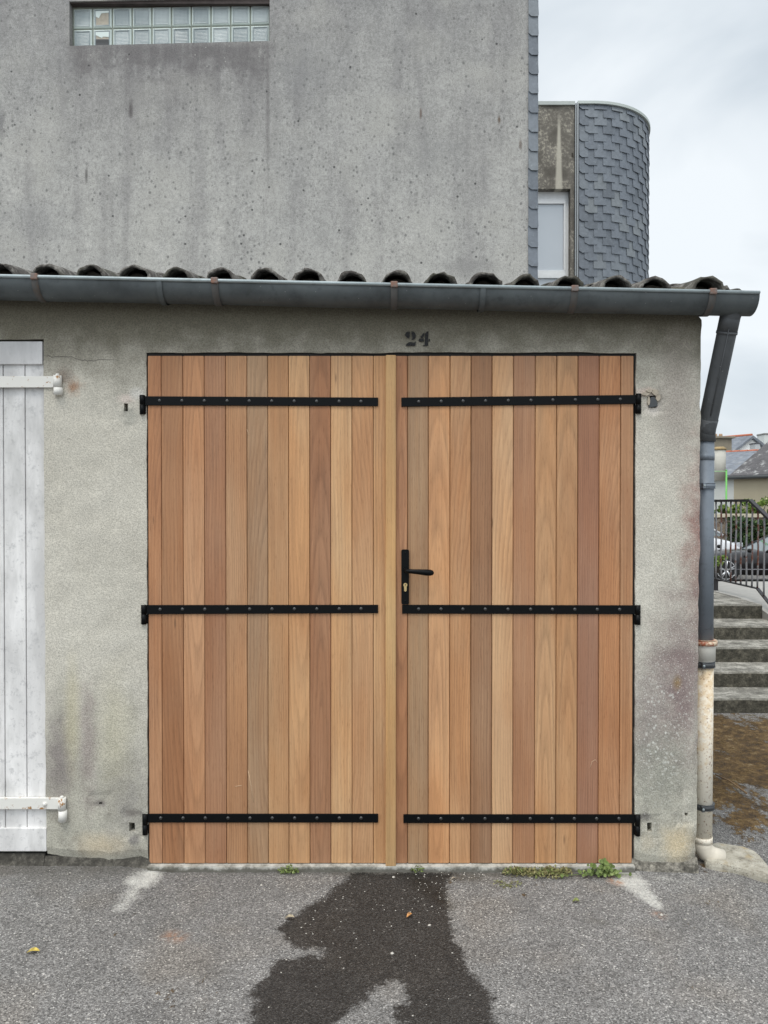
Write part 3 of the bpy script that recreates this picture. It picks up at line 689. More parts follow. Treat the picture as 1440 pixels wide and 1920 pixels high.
# side and back walls, crumbling footing, dark floor inside
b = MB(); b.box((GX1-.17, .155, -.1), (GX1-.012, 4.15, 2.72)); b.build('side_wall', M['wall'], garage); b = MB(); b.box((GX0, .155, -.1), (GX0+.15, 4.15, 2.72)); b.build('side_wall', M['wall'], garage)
b = MB()
for (x0, x1, zt) in ((GX0, WX1-.012, .042), (WX1-.01, OX0+.01, .03), (OX1-.012, GX1-.01, .02)):
    b = MB(); n = 40; V = []; F = []
    for i in range(n+1):
        x = x0+(x1-x0)*i/n; o_ = .008*mnoise.noise(Vector((x*18, 4, 0)))+.004*mnoise.noise(Vector((x*60, 4, 0)))
        r9 = .012*abs(mnoise.noise(Vector((x*13, 9, 1))))+.008*abs(mnoise.noise(Vector((x*47, 9, 1)))); V += [(x, -.010+o_*1.6-r9, -.09), (x, -.002+o_-r9, -.022+o_*1.5+r9*.6), (x, .012, zt), (x, .12, zt), (x, .12, -.09)]
    for i in range(n):
        for k in range(5): F.append((i*5+k, (i+1)*5+k, (i+1)*5+(k+1) % 5, i*5+(k+1) % 5))
    F.append((0, 1, 2, 3, 4)); F.append(tuple(n*5+k for k in (4, 3, 2, 1, 0)))
    b.add(V, F); b.build('footing', M['foot'], garage)
# sill
n = 160; V = []; F = []
for i in range(n+1):
    x = OX0+.004+(OX1-OX0-.008)*i/n; o_ = .006*mnoise.noise(Vector((x*9, 4, 5)))+.004*mnoise.noise(Vector((x*41, 4, 0)))
    V += [(x, -.030+o_*1.6, -.07), (x, -.020+o_, -.006+o_*.5), (x, .02, -.003), (x, .14, -.003), (x, .14, -.07)]
for i in range(n):
    for k in range(5): F.append((i*5+k, (i+1)*5+k, (i+1)*5+(k+1) % 5, i*5+(k+1) % 5))
F.append((0, 1, 2, 3, 4)); F.append(tuple(n*5+k for k in (4, 3, 2, 1, 0)))
def _sill():
    t = NT('door_sill_concrete'); z = t.sep()[2]
    c = t.ramp(t.noise(14, 6, .65), [(.32, (.20, .19, .16)), (.5, (.40, .39, .35)), (.7, (.55, .54, .50))])
    m_ = t.rng(t.m('ADD', z, t.m('MULTIPLY', t.m('SUBTRACT', t.noise(22, 5, .7), .5), .06)), -.004, -.020)
    c = t.mix(t.m('MULTIPLY', m_, .85), c, (.055, .05, .038))
    return t.fin(c, .9, 0, t.bump(t.noise(60, 4, .7), .5, .005))
MBs = MB().add(V, F); MBs.build('door_sill', _sill(), garage)
# black frame of the wooden door
b = MB(); y0, y1 = .012, .075
b.box((OX0-.012, y0, -.002), (OX0+.035, y1, OZ1-.02)); b.box((OX1-.035, y0, -.002), (OX1+.012, y1, OZ1-.02)); b.box((OX0-.012, y0-.002, OZ1-.035), (OX1+.012, y1+.002, OZ1+.012))
b.build('door_frame', M['frame'], garage)
b = MB(); b.box((WX0, .045, .05), (WX1+.02, .08, WZ1+.02)); b.build('door_frame', M['frame'], garage)

# ---- wooden leaves
DZ0, DZ1 = Z_(1619.5), Z_(667)
tones = {  # board colours, left to right
 'L': [(.36,.185,.10),(.285,.140,.070),(.40,.215,.118),(.285,.145,.085),(.36,.205,.112),(.295,.195,.12),(.42,.25,.13),(.50,.30,.155),(.255,.125,.070),(.52,.335,.185),(.455,.265,.14),(.46,.285,.15)],
 'R': [(.335,.165,.088),(.30,.195,.115),(.53,.30,.155),(.44,.25,.13),(.24,.140,.085),(.52,.335,.195),(.32,.175,.105),(.43,.255,.135),(.43,.265,.145),(.265,.135,.095),(.40,.205,.105),(.345,.185,.10)]}
edges = {'L': [277, 302.5, 343, 383, 423, 463, 502, 541, 580.5, 620, 660, 700, 726], 'R': [740, 764.5, 803.5, 844, 883.5, 923, 963, 1004, 1044, 1084, 1124, 1164, 1188.5]}
cath = {('L', 7): 1, ('L', 8): 1, ('L', 5): 2, ('L', 1): 2, ('L', 10): 2, ('R', 8): 1, ('R', 7): 1, ('R', 5): 2, ('R', 10): 2, ('R', 3): 2, ('R', 2): 1, ('L', 2): 1, ('L', 0): 2, ('R', 0): 1}
def boards(side, parent):
    V = []; F = []; A = dict(tone=[], g1=[], g2=[], lc=[])
    E = edges[side]; r = random.Random(11 if side == 'L' else 29)
    for i in range(len(E)-1):
        x0, x1 = X_(E[i])+.0004, X_(E[i+1])-.0004
        y = .004+r.uniform(-.0006, .0006); c1, c2 = .0028, .0045
        if side == 'L': c1, c2 = .0022, .0028
        prof = [(x0, y+.0075), (x0+.0006, y+c1), (x0+c1, y), (x1-c2, y), (x1-.0006, y+c2), (x1, y+.0085), (x1, y+.035), (x0, y+.035)]
        zb = [DZ0, DZ0+.003, DZ1-.002, DZ1]; b0 = len(V); L = len(prof)
        for q, z in enumerate(zb):
            for (px, py) in prof:
                s_ = .0022 if q in (0, 3) else 0
                mx_ = (x0+x1)/2
                V.append((px-(s_ if px > mx_ else -s_), py+(s_*.6 if py < y+.02 else 0), z))
        for q in range(3):
            for k in range(L): F.append((b0+q*L+k, b0+q*L+(k+1) % L, b0+(q+1)*L+(k+1) % L, b0+(q+1)*L+k))
        F.append(tuple(b0+k for k in range(L))[::-1]); F.append(tuple(b0+3*L+k for k in range(L)))
        kind = cath.get((side, i), 0); mid = (x0+x1)/2; wd = x1-x0
        if kind == 1: g1 = (mid+r.uniform(-.01, .02), r.choice([.3, .55, 1.7]), .055); fr, am = r.uniform(62, 85), .5
        elif kind == 2: g1 = (x0-wd*r.uniform(-.1, .4) if r.random() < .5 else x1+wd*r.uniform(0, .4), r.uniform(.4, 1.9), .075); fr, am = r.uniform(65, 105), .9
        else: g1 = (mid+r.choice([-1, 1])*r.uniform(.3, .6), r.uniform(.5, 1.8), .02); fr, am = r.uniform(60, 130), .7
        tn = tuple(k__*(a__*.72+b__*.28) for a__, b__, k__ in zip(tones[side][i], (.415, .254, .152), (1.06, 1.035, 1.0))); sd = r.uniform(0, 30)
        for v in V[b0:]:
            A['tone'].append(tn); A['g1'].append(g1); A['g2'].append((fr, sd, am)); A['lc'].append(v)
    return obj('boards', V, F, M['wood'], parent, attrs=A)
def wood_part(name, x0, x1, y0, y1, z0, z1, tone, parent, bev=.004, seed=3.3, cxo=.5):
    bm = bmesh.new(); bmesh.ops.create_cube(bm, size=1)
    for v in bm.verts: v.co = Vector((x0+(v.co.x+.5)*(x1-x0), y0+(v.co.y+.5)*(y1-y0), z0+(v.co.z+.5)*(z1-z0)))
    bmesh.ops.bevel(bm, geom=bm.edges[:], offset=bev, segments=3, profile=.5, affect='EDGES')
    b = MB().bm(bm); n = len(b.v)
    A = dict(tone=[tone]*n, g1=[(x0-cxo, 1.1, .02)]*n, g2=[(150, seed, .5)]*n, lc=[tuple(v) for v in b.v])
    return b.build(name, M['wood'], parent, attrs=A)
def leaf_root(name, parent, verts_fn): pass
leafs = {}
for side, lab in (('L', 'left wooden leaf of the double door with the projecting cover strip'), ('R', 'right wooden leaf of the double door carrying the black lever handle')):
    o = boards(side, garage); o.name = 'door_leaf'; o['label'] = lab; leafs[side] = o
wood_part('cover_strip', X_(723), X_(742.5), -.017, .0035, Z_(1622), DZ1+.001, (.50, .315, .15), leafs['L'], .0055, 5.1)

def rivet(b, x, y, z, r=.0085, h=.0045, mi=0):
    n = 10; V = []; F = []
    for k, (rr, hh) in enumerate([(1, 0), (.92, .45), (.62, .85), (.25, 1)]):
        for j in range(n):
            q = 2*math.pi*j/n; V.append((x+math.cos(q)*r*rr, y-h*hh, z+math.sin(q)*r*rr))
    for k in range(3):
        for j in range(n): F.append((k*n+j, k*n+(j+1) % n, (k+1)*n+(j+1) % n, (k+1)*n+j))
    F.append(tuple(3*n+j for j in range(n))); b.add(V, F, mi, True)
def strap(xa, xb, za0, za1, zb0, zb1, rivets, hinge_x, hinge_side, kz, parent):
    """flat bar from xa to xb (px), z given in px at both ends; barrel on the wall side"""
    b = MB(); ya, yb = -.0035, .0045
    P0, P1 = X_(xa), X_(xb)
    def zz(py): return Z_(py)
    bm = bmesh.new(); bmesh.ops.create_cube(bm, size=1)
    for v in bm.verts:
        u = v.co.x+.5; up = v.co.z+.5
        zt = zz(za0+(zb0-za0)*u); zb_ = zz(za1+(zb1-za1)*u)
        v.co = Vector((P0+u*(P1-P0), ya+(v.co.y+.5)*(yb-ya), zb_+(zt-zb_)*up))
    bmesh.ops.bevel(bm, geom=bm.edges[:], offset=.0012, segments=2, profile=.5, affect='EDGES')
    b.bm(bm)
    for px in rivets:
        u = (px-xa)/(xb-xa); zc = zz((za0+za1)/2+((zb0+zb1)/2-(za0+za1)/2)*u-.5); rivet(b, X_(px), ya, zc, mi=1)
    # rolled eye
    r = .0125; hx = X_(hinge_x); zt, zm, zb_ = kz
    b.tube([(hx, -.004, Z_(zm)+.001), (hx, -.004, Z_(zt))], r, 16)
    hub = MB()
    o = b.build('strap_hinge', [M['black'], M['rivet']], parent)
    hub.tube([(hx, -.004, Z_(zb_)), (hx, -.004, Z_(zm)-.001)], r*.98, 16)
    s = 1 if hinge_side > 0 else -1
    hub.box((min(hx, hx-s*.016), -.001, Z_(zb_)+.003), (max(hx, hx-s*.016), .03, Z_(zm)-.004))
    hub.build('hinge_pintle', M['black'], garage)
rl = [300, 342, 384, 426.5, 468, 510, 552, 594, 636, 677]; rr_ = [785, 827, 868, 910, 952.5, 995, 1036, 1078, 1120, 1162]
strap(272, 709, 743, 760, 745.5, 761.5, rl, 268, -1, (741, 758.5, 777), leafs['L'])
strap(272, 709, 1134.5, 1151.5, 1134, 1149.5, rl, 269.5, -1, (1134, 1151, 1170), leafs['L'])
strap(272, 709, 1526, 1542, 1526, 1542, rl, 270.5, -1, (1526, 1545, 1564), leafs['L'])
strap(752.5, 1198, 745.5, 762.5, 740.5, 757, rr_, 1196, 1, (738.5, 758, 776), leafs['R'])
strap(754, 1198, 1134, 1150.5, 1135, 1151.5, rr_, 1196, 1, (1134.5, 1152, 1171), leafs['R'])
strap(756.5, 1198, 1527, 1543, 1527, 1543, rr_, 1197, 1, (1526.5, 1547, 1566), leafs['R'])
# handle set
for (sd_, pts_) in (('L', [(464, 1445), (470, 1475), (474, 1505)]), ('R', [(1108, 1440), (1112, 1428), (1118, 1425), (1122, 1430)]), ('L', [(463, 805), (467, 815)]), ('L', [(440, 1475), (452, 1473)])):
    MB().tube([(X_(px), .0036, Z_(py)) for px, py in pts_], .0009, 5).build('scratch', M['scratch'], leafs[sd_])
b = MB(); x0, x1, z0, z1 = X_(752.5), X_(767), Z_(1133), Z_(1030); c = .008
pl = []
for (cx, cz, q0) in ((x1-c, z0+c, -90), (x1-c*.95, z1-c, 0), (x0+c*.95, z1-c, 90), (x0+c, z0+c, 180)):
    for k in range(5):
        q = R(q0+k*22.5); pl.append((cx+c*.95*math.cos(q), cz+c*.95*math.sin(q)))
b.prism(pl, 'y', -.006, .0038)
rivet(b, X_(760), -.006, Z_(1037), .004, .0012); rivet(b, X_(760), -.006, Z_(1127), .005, .002)
b.build('handle_plate', M['black'], leafs['R'])
b = MB(); hx, hz = X_(760.5), Z_(1068)
b.tube([(hx, -.006, hz), (hx, -.012, hz)], .013, 20); b.tube([(hx, -.010, hz), (hx, -.045, hz)], .0085, 16)
pts = [(hx, -.040, hz-.001), (hx+.006, -.052, hz-.002), (hx+.03, -.055, hz-.004), (hx+.06, -.055, hz-.006), (hx+.09, -.054, hz-.0085), (hx+.112, -.052, hz-.010), (hx+.124, -.050, hz-.011), (hx+.129, -.050, hz-.011)]
b.tube(pts, [.009, .0095, .0105, .012, .0145, .0145, .011, .004], 18)
b.build('door_handle', M['black'], leafs['R'])
b = MB(); kx, kz_ = X_(760), Z_(1096.5)
pl = [(kx+.0095*math.cos(R(q)), kz_+.0095*math.sin(R(q))) for q in range(-50, 231, 20)]+[(kx-.0055, kz_-.028), (kx, kz_-.031), (kx+.0055, kz_-.028)]
b.prism(pl, 'y', -.010, -.0055, 0); b.box((kx-.0008, -.0112, kz_-.004), (kx+.0008, -.0098, kz_+.004), 1); b.tube([(kx, -.0098, kz_+.002), (kx, -.0112, kz_+.002)], .002, 8, 1)
b.build('lock_cylinder', [M['brass'], M['dark']], leafs['R'])

# ---- white door leaf
wl0 = WX0+.006; wr = X_(81.5)
b = MB(); zt, zb_ = Z_(640), Z_(1596)
bxs = [X_(46), X_(5), X_(5)-.105, X_(5)-.21, X_(5)-.315, X_(5)-.42, X_(5)-.525, X_(5)-.63, X_(5)-.735, X_(5)-.84, wl0]
xr = X_(86)
for i, xl in enumerate(bxs):
    if xr-xl > .01: b.box((xl+.0012, .012, zb_+.006), (xr-.0012, .04, zt-.004), 0, .0025); 
    if i < len(bxs)-1: b.box((xl-.011, .009, zb_+.008), (xl-.002, .02, zt-.006), 0, .0022)
    xr = xl
wd = b.build('door_leaf', M['white'], garage, label='old white painted garage door leaf with worn paint and rusty strap hinges')
# real taper of the leaf: right edge leans
for v in wd.data.vertices:
    if v.co.x > X_(60): v.co.x -= .0115*(v.co.z-zb_)/(zt-zb_)
b = MB(); b.box((wl0, .000, Z_(683)), (X_(80.5), .0145, Z_(640)), 0, .003); b.build('cross_batten', M['white'], wd)
b = MB(); b.box((wl0, .000, Z_(1596.5)), (X_(84), .0145, Z_(1553)), 0, .003); b.build('cross_batten', M['white'], wd)
def wstrap(z0, z1, xe, kz, zc):
    b = MB(); b.box((wl0+.1, -.010, Z_(z1)), (X_(xe), .008, Z_(z0)), 0, .002); b.build('strap_hinge', M['whiteiron'], wd)
    b = MB(); hx = X_((kz[0]+kz[1])/2); r = (X_(kz[1])-X_(kz[0]))/2
    zt_, zm, zb2 = [Z_(q) for q in zc]
    b.tube([(hx, -.012, zm+.001), (hx, -.012, zt_)], r*.95, 18); b.tube([(hx, -.012, zt_), (hx, -.012, zt_+.008), (hx, -.012, zt_+.010)], [r*.45, r*.4, r*.1], 12)
    b.tube([(hx+.003, -.011, zb2+.002), (hx+.003, -.011, zm-.001)], [r*1.08, r*1.02], 18)
    b.tube([(hx+.003, -.011, zb2-.002), (hx+.003, -.011, zb2+.003)], [r*.8, r*1.05], 18)
    b.box((hx-.002, -.009, zb2+.008), (hx+.016, .02, zm-.008)); b.build('hinge_pintle', M['whiteiron'], garage)
wstrap(706, 727, 104, (103, 119), (705, 727, 741)); wstrap(1495, 1516, 110, (108.5, 123.5), (1494, 1517, 1538))
b = MB(); rivet(b, X_(83.5), -.010, Z_(1506), .011, .009); b.build('bolt_head', M['whiteiron'], wd)
b = MB(); hx = X_(1223)
b.prism([(X_(1216), Z_(764)), (X_(1232), Z_(762)), (X_(1230), Z_(752)), (X_(1225), Z_(744)), (X_(1219), Z_(745)), (X_(1215), Z_(754))], 'y', -.006, .03)
b.build('cut_off_hinge_iron', mat_simple('grey_cut_iron', (.05, .055, .06), .5), garage)
b = MB(); r_ = random.Random(4)
for (px, py, sx, sz) in ((1228, 736, 8, 7), (1217, 733, 7, 4), (1233, 746, 5, 8), (1210, 739, 9, 4), (1216, 752, 3, 9)):
    c_ = at(px, py); k = 1/400; n = 9
    pl = [(c_.x+sx*k*.9*math.cos(q)*r_.uniform(.7, 1.1), c_.z+sz*k*.9*math.sin(q)*r_.uniform(.7, 1.1)) for q in [2*math.pi*i/n for i in range(n)]]
    b.prism(pl, 'y', -.007, .004)
b.build('broken_mortar', mat_simple('chipped_mortar', (.40, .35, .28), .95, var=.4, scale=60, bump=.8), garage)

# ---- number 24
dig = [[(478,508),(484,495),(496,489),(512,488),(513,520),(510,535),(500,540),(488,530),(480,520)],
       [(524,488),(540,490),(552,500),(558,516),(556,534),(546,546),(530,552),(524,550),(533,538),(530,520),(526,505)],
       [(483,592),(487,582),(505,570),(522,567),(545,574),(554,562),(557,566),(556,590),(552,596),(484,596)],
       [(628,502),(640,489),(651,486),(649,596),(610,596),(612,590),(624,588),(626,530)],
       [(590,530),(622,494),(620,522),(604,538)], [(578,552),(586,542),(616,540),(617,563),(582,563)], [(653,542),(665,546),(663,561),(653,563)]]
b = MB()
for pl in dig: b.prism([(X_(640+x/4), Z_(500+y/4)) for x, y in pl], 'y', -.0075, -.0055)
b.build('house_number', M['paint24'], garage)

# ---- roof of curved tiles
SL = .20
def tile_z(x, y): return gutz(x)+.010+SL*(y+.05)
crests = [-78, 4, 86, 169, 252, 335, 417, 501, 577, 661, 744, 826, 910, 986, 1066, 1151, 1231, 1321]
tb = MB(); rt = random.Random(5)
def shell(b, xc, y0, y1, z0, z1, r, th, inv=False, n=14, jit=.0, ry=1.0, mi=0):
    V = []; F = []; ny_ = 5
    for j in range(ny_+1):
        t_ = j/ny_; y = y0+(y1-y0)*t_; z = z0+(z1-z0)*t_
        for s_ in (0, 1):
            for k in range(n+1):
                q = math.pi*k/n; rad = r-s_*th
                jj = jit*mnoise.noise(Vector((xc*9+q*2.2, y*7, s_)))
                dz = math.sin(q)*(rad+jj)*ry; dx = math.cos(q)*(rad+jj)
                ye = y+(jit*1.6*mnoise.noise(Vector((xc*5+q*3, 1, 2))) if j == 0 else 0)
                V.append((xc+dx, ye, z+(-dz if inv else dz)))
    m = 2*(n+1)
    for j in range(ny_):
        for k in range(n):
            F.append((j*m+k, (j+1)*m+k, (j+1)*m+k+1, j*m+k+1))
            a_ = j*m+n+1+k; F.append((a_, a_+1, a_+m+1, a_+m))
    for j in (0, ny_):
        for k in range(n): F.append((j*m+k, j*m+k+1, j*m+n+2+k, j*m+n+1+k))
    b.add(V, F, mi, True)
cx_all = [X_(p, -.07) for p in crests]; x = cx_all[0]-.2
while x > GX0: cx_all.insert(0, x); x -= .202
yc = -.07
for xi, xc in enumerate(cx_all):
    r = rt.uniform(.070, .078)*(1.12 if abs(xc-cx_all[-1]) < .01 else 1)
    y = yc+rt.uniform(-.03, .02); lift = rt.uniform(-.004, .006)
    if 909 < crests[max(0, xi-(len(cx_all)-len(crests)))] < 911: r = .080
    for c_ in range(11):
        zb2 = tile_z(xc, y)+lift
        shell(tb, xc+rt.uniform(-.004, .004), y, y+.46, zb2+.012, zb2+SL*.46-.006, r, .013, jit=.010 if c_ == 0 else .006, ry=.98)
        y += .385
        if y > 4.05: break
    # channel tile between
    xm = xc+.101; y = yc+.02
    for c_ in range(11):
        shell(tb, xm, y, y+.46, tile_z(xm, y)+.030, tile_z(xm, y+.46)+.022, .062, .012, inv=True, jit=.004, ry=.8)
        y += .385
        if y > 4.05: break
tb.build('tile_roof', M['tile'], garage)
b = MB()
for i, xc in enumerate(cx_all):   # earth and mortar plugging the tile mouths
    yy = .0+rt.uniform(-.02, .04); zc = tile_z(xc, yy)
    pl = [(xc+.058*math.cos(R(q)), zc+.002+.052*math.sin(R(q))*(1+.2*mnoise.noise(Vector((xc*7, q*.03, 0))))) for q in range(0, 181, 15)]
    b.prism(pl, 'y', yy, yy+.18)
    if rt.random() < .45:
        o_ = rt.uniform(-.02, .02); b.add([(xc+o_-.03, yy-.03, zc), (xc+o_+.025, yy-.02, zc), (xc+o_+.01, yy+.0, zc+.05), (xc+o_-.015, yy+.03, zc+.03)], [(0, 1, 2), (0, 2, 3), (1, 3, 2), (0, 3, 1)])
b.box((GX0, .03, 2.60), (GX1-.02, .14, 2.675))
b.build('roof_bedding', M['soot'], garage)
b = MB(); b.add([(GX0, .05, 2.66), (GX1-.01, .05, 2.62), (GX1-.01, 4.15, 3.44), (GX0, 4.15, 3.48), (GX0, .05, 2.63), (GX1-.01, .05, 2.59), (GX1-.01, 4.15, 3.41), (GX0, 4.15, 3.45)],
      [(0, 1, 2, 3), (7, 6, 5, 4), (0, 4, 5, 1), (1, 5, 6, 2), (2, 6, 7, 3), (3, 7, 4, 0)]); b.build('roof_deck', M['soot'], garage)
b = MB()   # broken verge tile at the right end
c0 = at(1352, 536, .12); V = []
for i in range(9):
    for j in range(2): V.append((c0.x-.07+i*.022, c0.y-.02+j*.25+.01*math.sin(i*3), tile_z(c0.x, 0)+.058+(.012*math.sin(i*2.1)+.02*math.sin(i/8*3.14))*(1)+j*.05))
F = [(2*i, 2*i+2, 2*i+3, 2*i+1) for i in range(8)]
n_ = len(V); V2 = V+[(v[0], v[1], v[2]-.016) for v in V]
F2 = F+[tuple(q+n_ for q in f[::-1]) for f in F]+[(2*i, 2*i+n_, 2*i+2+n_, 2*i+2) for i in range(8)]+[(2*i+1, 2*i+3, 2*i+3+n_, 2*i+1+n_) for i in range(8)]+[(0, 1, 1+n_, n_), (16, 16+n_, 17+n_, 17)]
b.add(V2, F2); b.build('broken_tile', M['tile'], garage)

# ---- gutter
GR = .080; GYc = -.092; gx0, gx1 = -3.9, X_(1421, -.17)
b = MB(); n = 18; V = []; F = []; nxg = 60
for i in range(nxg+1):
    x = gx0+(gx1-gx0)*i/nxg; zr = gutz(x); w_ = .004*mnoise.noise(Vector((x*1.7, 0, 0)))+.0015*mnoise.noise(Vector((x*7, 0, 0)))
    for s_ in (0, 1):
        for k in range(n+1):
            q = math.pi*k/n; rad = GR-s_*.0035
            V.append((x, GYc-math.cos(q)*rad+w_, zr-.004-math.sin(q)*rad*1.0+w_))
m_ = 2*(n+1)
for i in range(nxg):
    for k in range(n):
        F.append((i*m_+k, (i+1)*m_+k, (i+1)*m_+k+1, i*m_+k+1)); a_ = i*m_+n+1+k; F.append((a_, a_+1, a_+m_+1, a_+m_))
b.add(V, F, 0, True)
for i in (0, nxg):    # stop ends
    b.add(V[i*m_:i*m_+n+1]+[(v[0]+.003, v[1], v[2]) for v in V[i*m_:i*m_+n+1]], [tuple(range(n+1)), tuple(range(2*n+1, n, -1))]+[(k, k+1, n+2+k, n+1+k) for k in range(n)], 0, False)
for sx_ in (X_(905, -.17), X_(300, -.17)):      # soldered joints
    V = []; F = []
    for (dx) in (-.012, .012):
        for k in range(n+1):
            q = math.pi*k/n*.985; V.append((sx_+dx, GYc-math.cos(q)*(GR+.005), gutz(sx_)-.006-math.sin(q)*(GR+.0055)))
    for k in range(n): F.append((k, k+1, n+2+k, n+1+k))
    b.add(V, F, 0, True)
gut = b.build('gutter', M['gutter'], garage)
b = MB(); b.tube([(gx0, GYc-GR-.004, gutz(gx0)), (gx1, GYc-GR-.004, gutz(gx1))], .0078, 12)
b.tube([(gx1, GYc-GR-.004, gutz(gx1)), (gx1+.001, GYc, gutz(gx1)+.004), (gx1, GYc+GR, gutz(gx1))], .0045, 8)
b.build('gutter_bead', M['bead'], gut)
for px in (68, 404, 739, 1076, 1334):
    x = X_(px, -.17); zr = gutz(x); b = MB(); V = []; F = []; n2 = 20
    for k in range(n2+1):
        q = math.pi*k/n2*.98
        for (dx, rad) in ((-.015, GR+.001), (.015, GR+.001), (.015, GR+.0055), (-.015, GR+.0055)):
            V.append((x+dx, GYc-math.cos(q)*rad, zr-.004-math.sin(q)*rad))
    for k in range(n2):
        for s_ in range(4): F.append((k*4+s_, k*4+(s_+1) % 4, (k+1)*4+(s_+1) % 4, (k+1)*4+s_))
    F += [(0, 1, 2, 3), (4*n2+3, 4*n2+2, 4*n2+1, 4*n2)]
    b.add(V, F, 0, True)
    b.box((x-.016, GYc-GR-.0145, zr-.014), (x+.016, GYc-GR+.016, zr+.0135), 1, .005)
    b.build('gutter_bracket', [M['bracket'], M['rust']], gut)
# ---- downpipe
PY = .115; px_c = X_(1316.5, PY)   # vertical run hugging the side wall
pr = .041
xv = at(1337.5, 1000, PY).x-pr
b = MB()
pA = at(1374, 570, GYc+.01); pB = Vector((xv, PY, at(1328, 815, PY).z))
pts = [pA+Vector((.003, 0, .03)), pA+Vector((0, .002, -.035))]
for k in range(1, 9): pts.append(pA.lerp(pB, k/8.5))
pts.append(Vector((xv, PY, pB.z)))
b.tube(pts[:-1]+[Vector((xv, PY, pB.z-.01))], pr+.0025, 24)
d_ = (pB-pA).normalized(); L_ = (pB-pA).length
for t_ in (.20,): b.tube([pA+d_*(L_*t_), pA+d_*(L_*t_+.012)], pr+.006, 24)
for t_ in (.21,): b.tube([pA+d_*(L_*(t_-.16)), pA+d_*(L_*t_)], pr+.0045, 24)
b.tube([pA+d_*(L_*.20)+Vector((-.012, -.047, .0)), pA+d_*(L_*.86)+Vector((-.012, -.046, 0))], .0025, 6)
b.tube([pB+Vector((.0, 0, .075))-Vector((d_.x, d_.y, 0))*.07, pB+Vector((0, 0, .02)), pB+Vector((0, 0, -.035))], pr+.006, 24)
dp1 = b.build('downpipe', M['pipe'], garage, label='dark zinc downpipe slanting from the gutter end')
b = MB(); zs_ = Z_(1204, PY)
b.tube([(xv, PY, pB.z-.02), (xv, PY, zs_)], pr, 28); b.tube([(xv, PY, Z_(863, PY)), (xv, PY, Z_(850, PY))], pr+.0015, 28)
b.build('lower_pipe', M['pvc'], dp1)
b = MB(); r2 = .047
xs2 = at(1340.5, 1220, PY).x-.052
b.tube([(xs2, PY, Z_(1236, PY)), (xs2, PY, Z_(1210, PY)), (xs2, PY, Z_(1206, PY))], [.051, .0515, .0515], 28)
b.tube([(xs2, PY, Z_(1240, PY)), (xs2, PY, Z_(1236, PY))], [.045, .051], 28, cap=False)
b.build('pipe_socket', mat_simple('pale_socket', (.60, .58, .52), .6, var=.12, scale=12), dp1); b = MB()
zel = Z_(1573, PY); b.tube([(xs2-.004, PY, zel), (xs2, PY, Z_(1238, PY))], .0435, 28)
b.tube([(xs2-.004, PY, Z_(1578, PY)), (xs2-.004, PY, Z_(1567, PY))], .0455, 28)
b.build('drain_pipe', M['cream'], dp1)
b = MB(); b.tube([(xs2, PY, Z_(1208, PY)), (xs2, PY, Z_(1200, PY))], .0595, 28); b.tube([(xs2, PY, Z_(1199, PY)), (xs2, PY, Z_(1198.5, PY))], .056, 28)
b.build('pipe_rim', M['rim'], dp1)
b = MB(); e0 = Vector((xs2-.004, PY, zel)); b.tube([e0, e0+Vector((0, 0, -.035)), e0+Vector((.018, -.002, -.062)), e0+Vector((.045, -.006, -.080)), e0+Vector((.095, -.012, -.090))], [.0445, .0445, .0445, .043, .040], 24)
b.build('pipe_shoe', mat_simple('pale_pipe_shoe', (.60, .55, .46), .8, var=.35, scale=16, bump=.4), dp1)
for (py, h_, mt) in ((911, 8, 'pvc'), (1244, 9, 'pipe'), (1509, 8, 'pipe')):
    b = MB(); zc = Z_(py, PY); hh = h_*.5/388
    rr2 = .0475 if py > 950 else .044; xx_ = xs2 if py > 950 else xv
    b.tube([(xx_, PY, zc-hh), (xx_, PY, zc+hh)], rr2+.002, 28); 
    b.tube([(xx_, PY, zc+hh), (xx_, PY, zc+hh+.003)], rr2+.0035, 28); b.tube([(xx_, PY, zc-hh-.003), (xx_, PY, zc-hh)], rr2+.0035, 28)
    b.box((xx_-.032, PY-rr2-.013, zc-hh-.003), (xx_-.018, PY-rr2+.03, zc+hh+.003), 0, .002)
    rivet(b, xx_-.025, PY-rr2-.013, zc, .006, .003, 1)
    b.build('pipe_clamp', [M[mt], M['bead']], dp1)

# pad at the foot of the pipe
pad_px = [(1320, 1606), (1323, 1613), (1335, 1618), (1352, 1621), (1375, 1624), (1395, 1629), (1418, 1637), (1436, 1642), (1452, 1640), (1440, 1620), (1426, 1603), (1415, 1594), (1395, 1586), (1370, 1582), (1345, 1578), (1333, 1580)]
top = [gnd(x, y, -.012) for x, y in pad_px]; b = MB(); cen = sum(top, Vector())/len(top)
V = []; F = []; n = len(top)
for (s_, z) in ((1.015, -.08), (1.0, -.028), (.95, -.014), (.6, -.008)):
    for p in top: V.append((cen.x+(p.x-cen.x)*s_, cen.y+(p.y-cen.y)*s_, z+.004*mnoise.noise(Vector((p.x*9, p.y*9, s_*3)))))
for q in range(3):
    for k in range(n): F.append((q*n+k, q*n+(k+1) % n, (q+1)*n+(k+1) % n, (q+1)*n+k))
F.append(tuple(3*n+k for k in range(n))); b.add(V, F, 0, False)
pad = b.build('concrete_pad', M['pad']); setp(pad, 'pale rough concrete pad on the asphalt under the downpipe outlet', 'concrete pad')

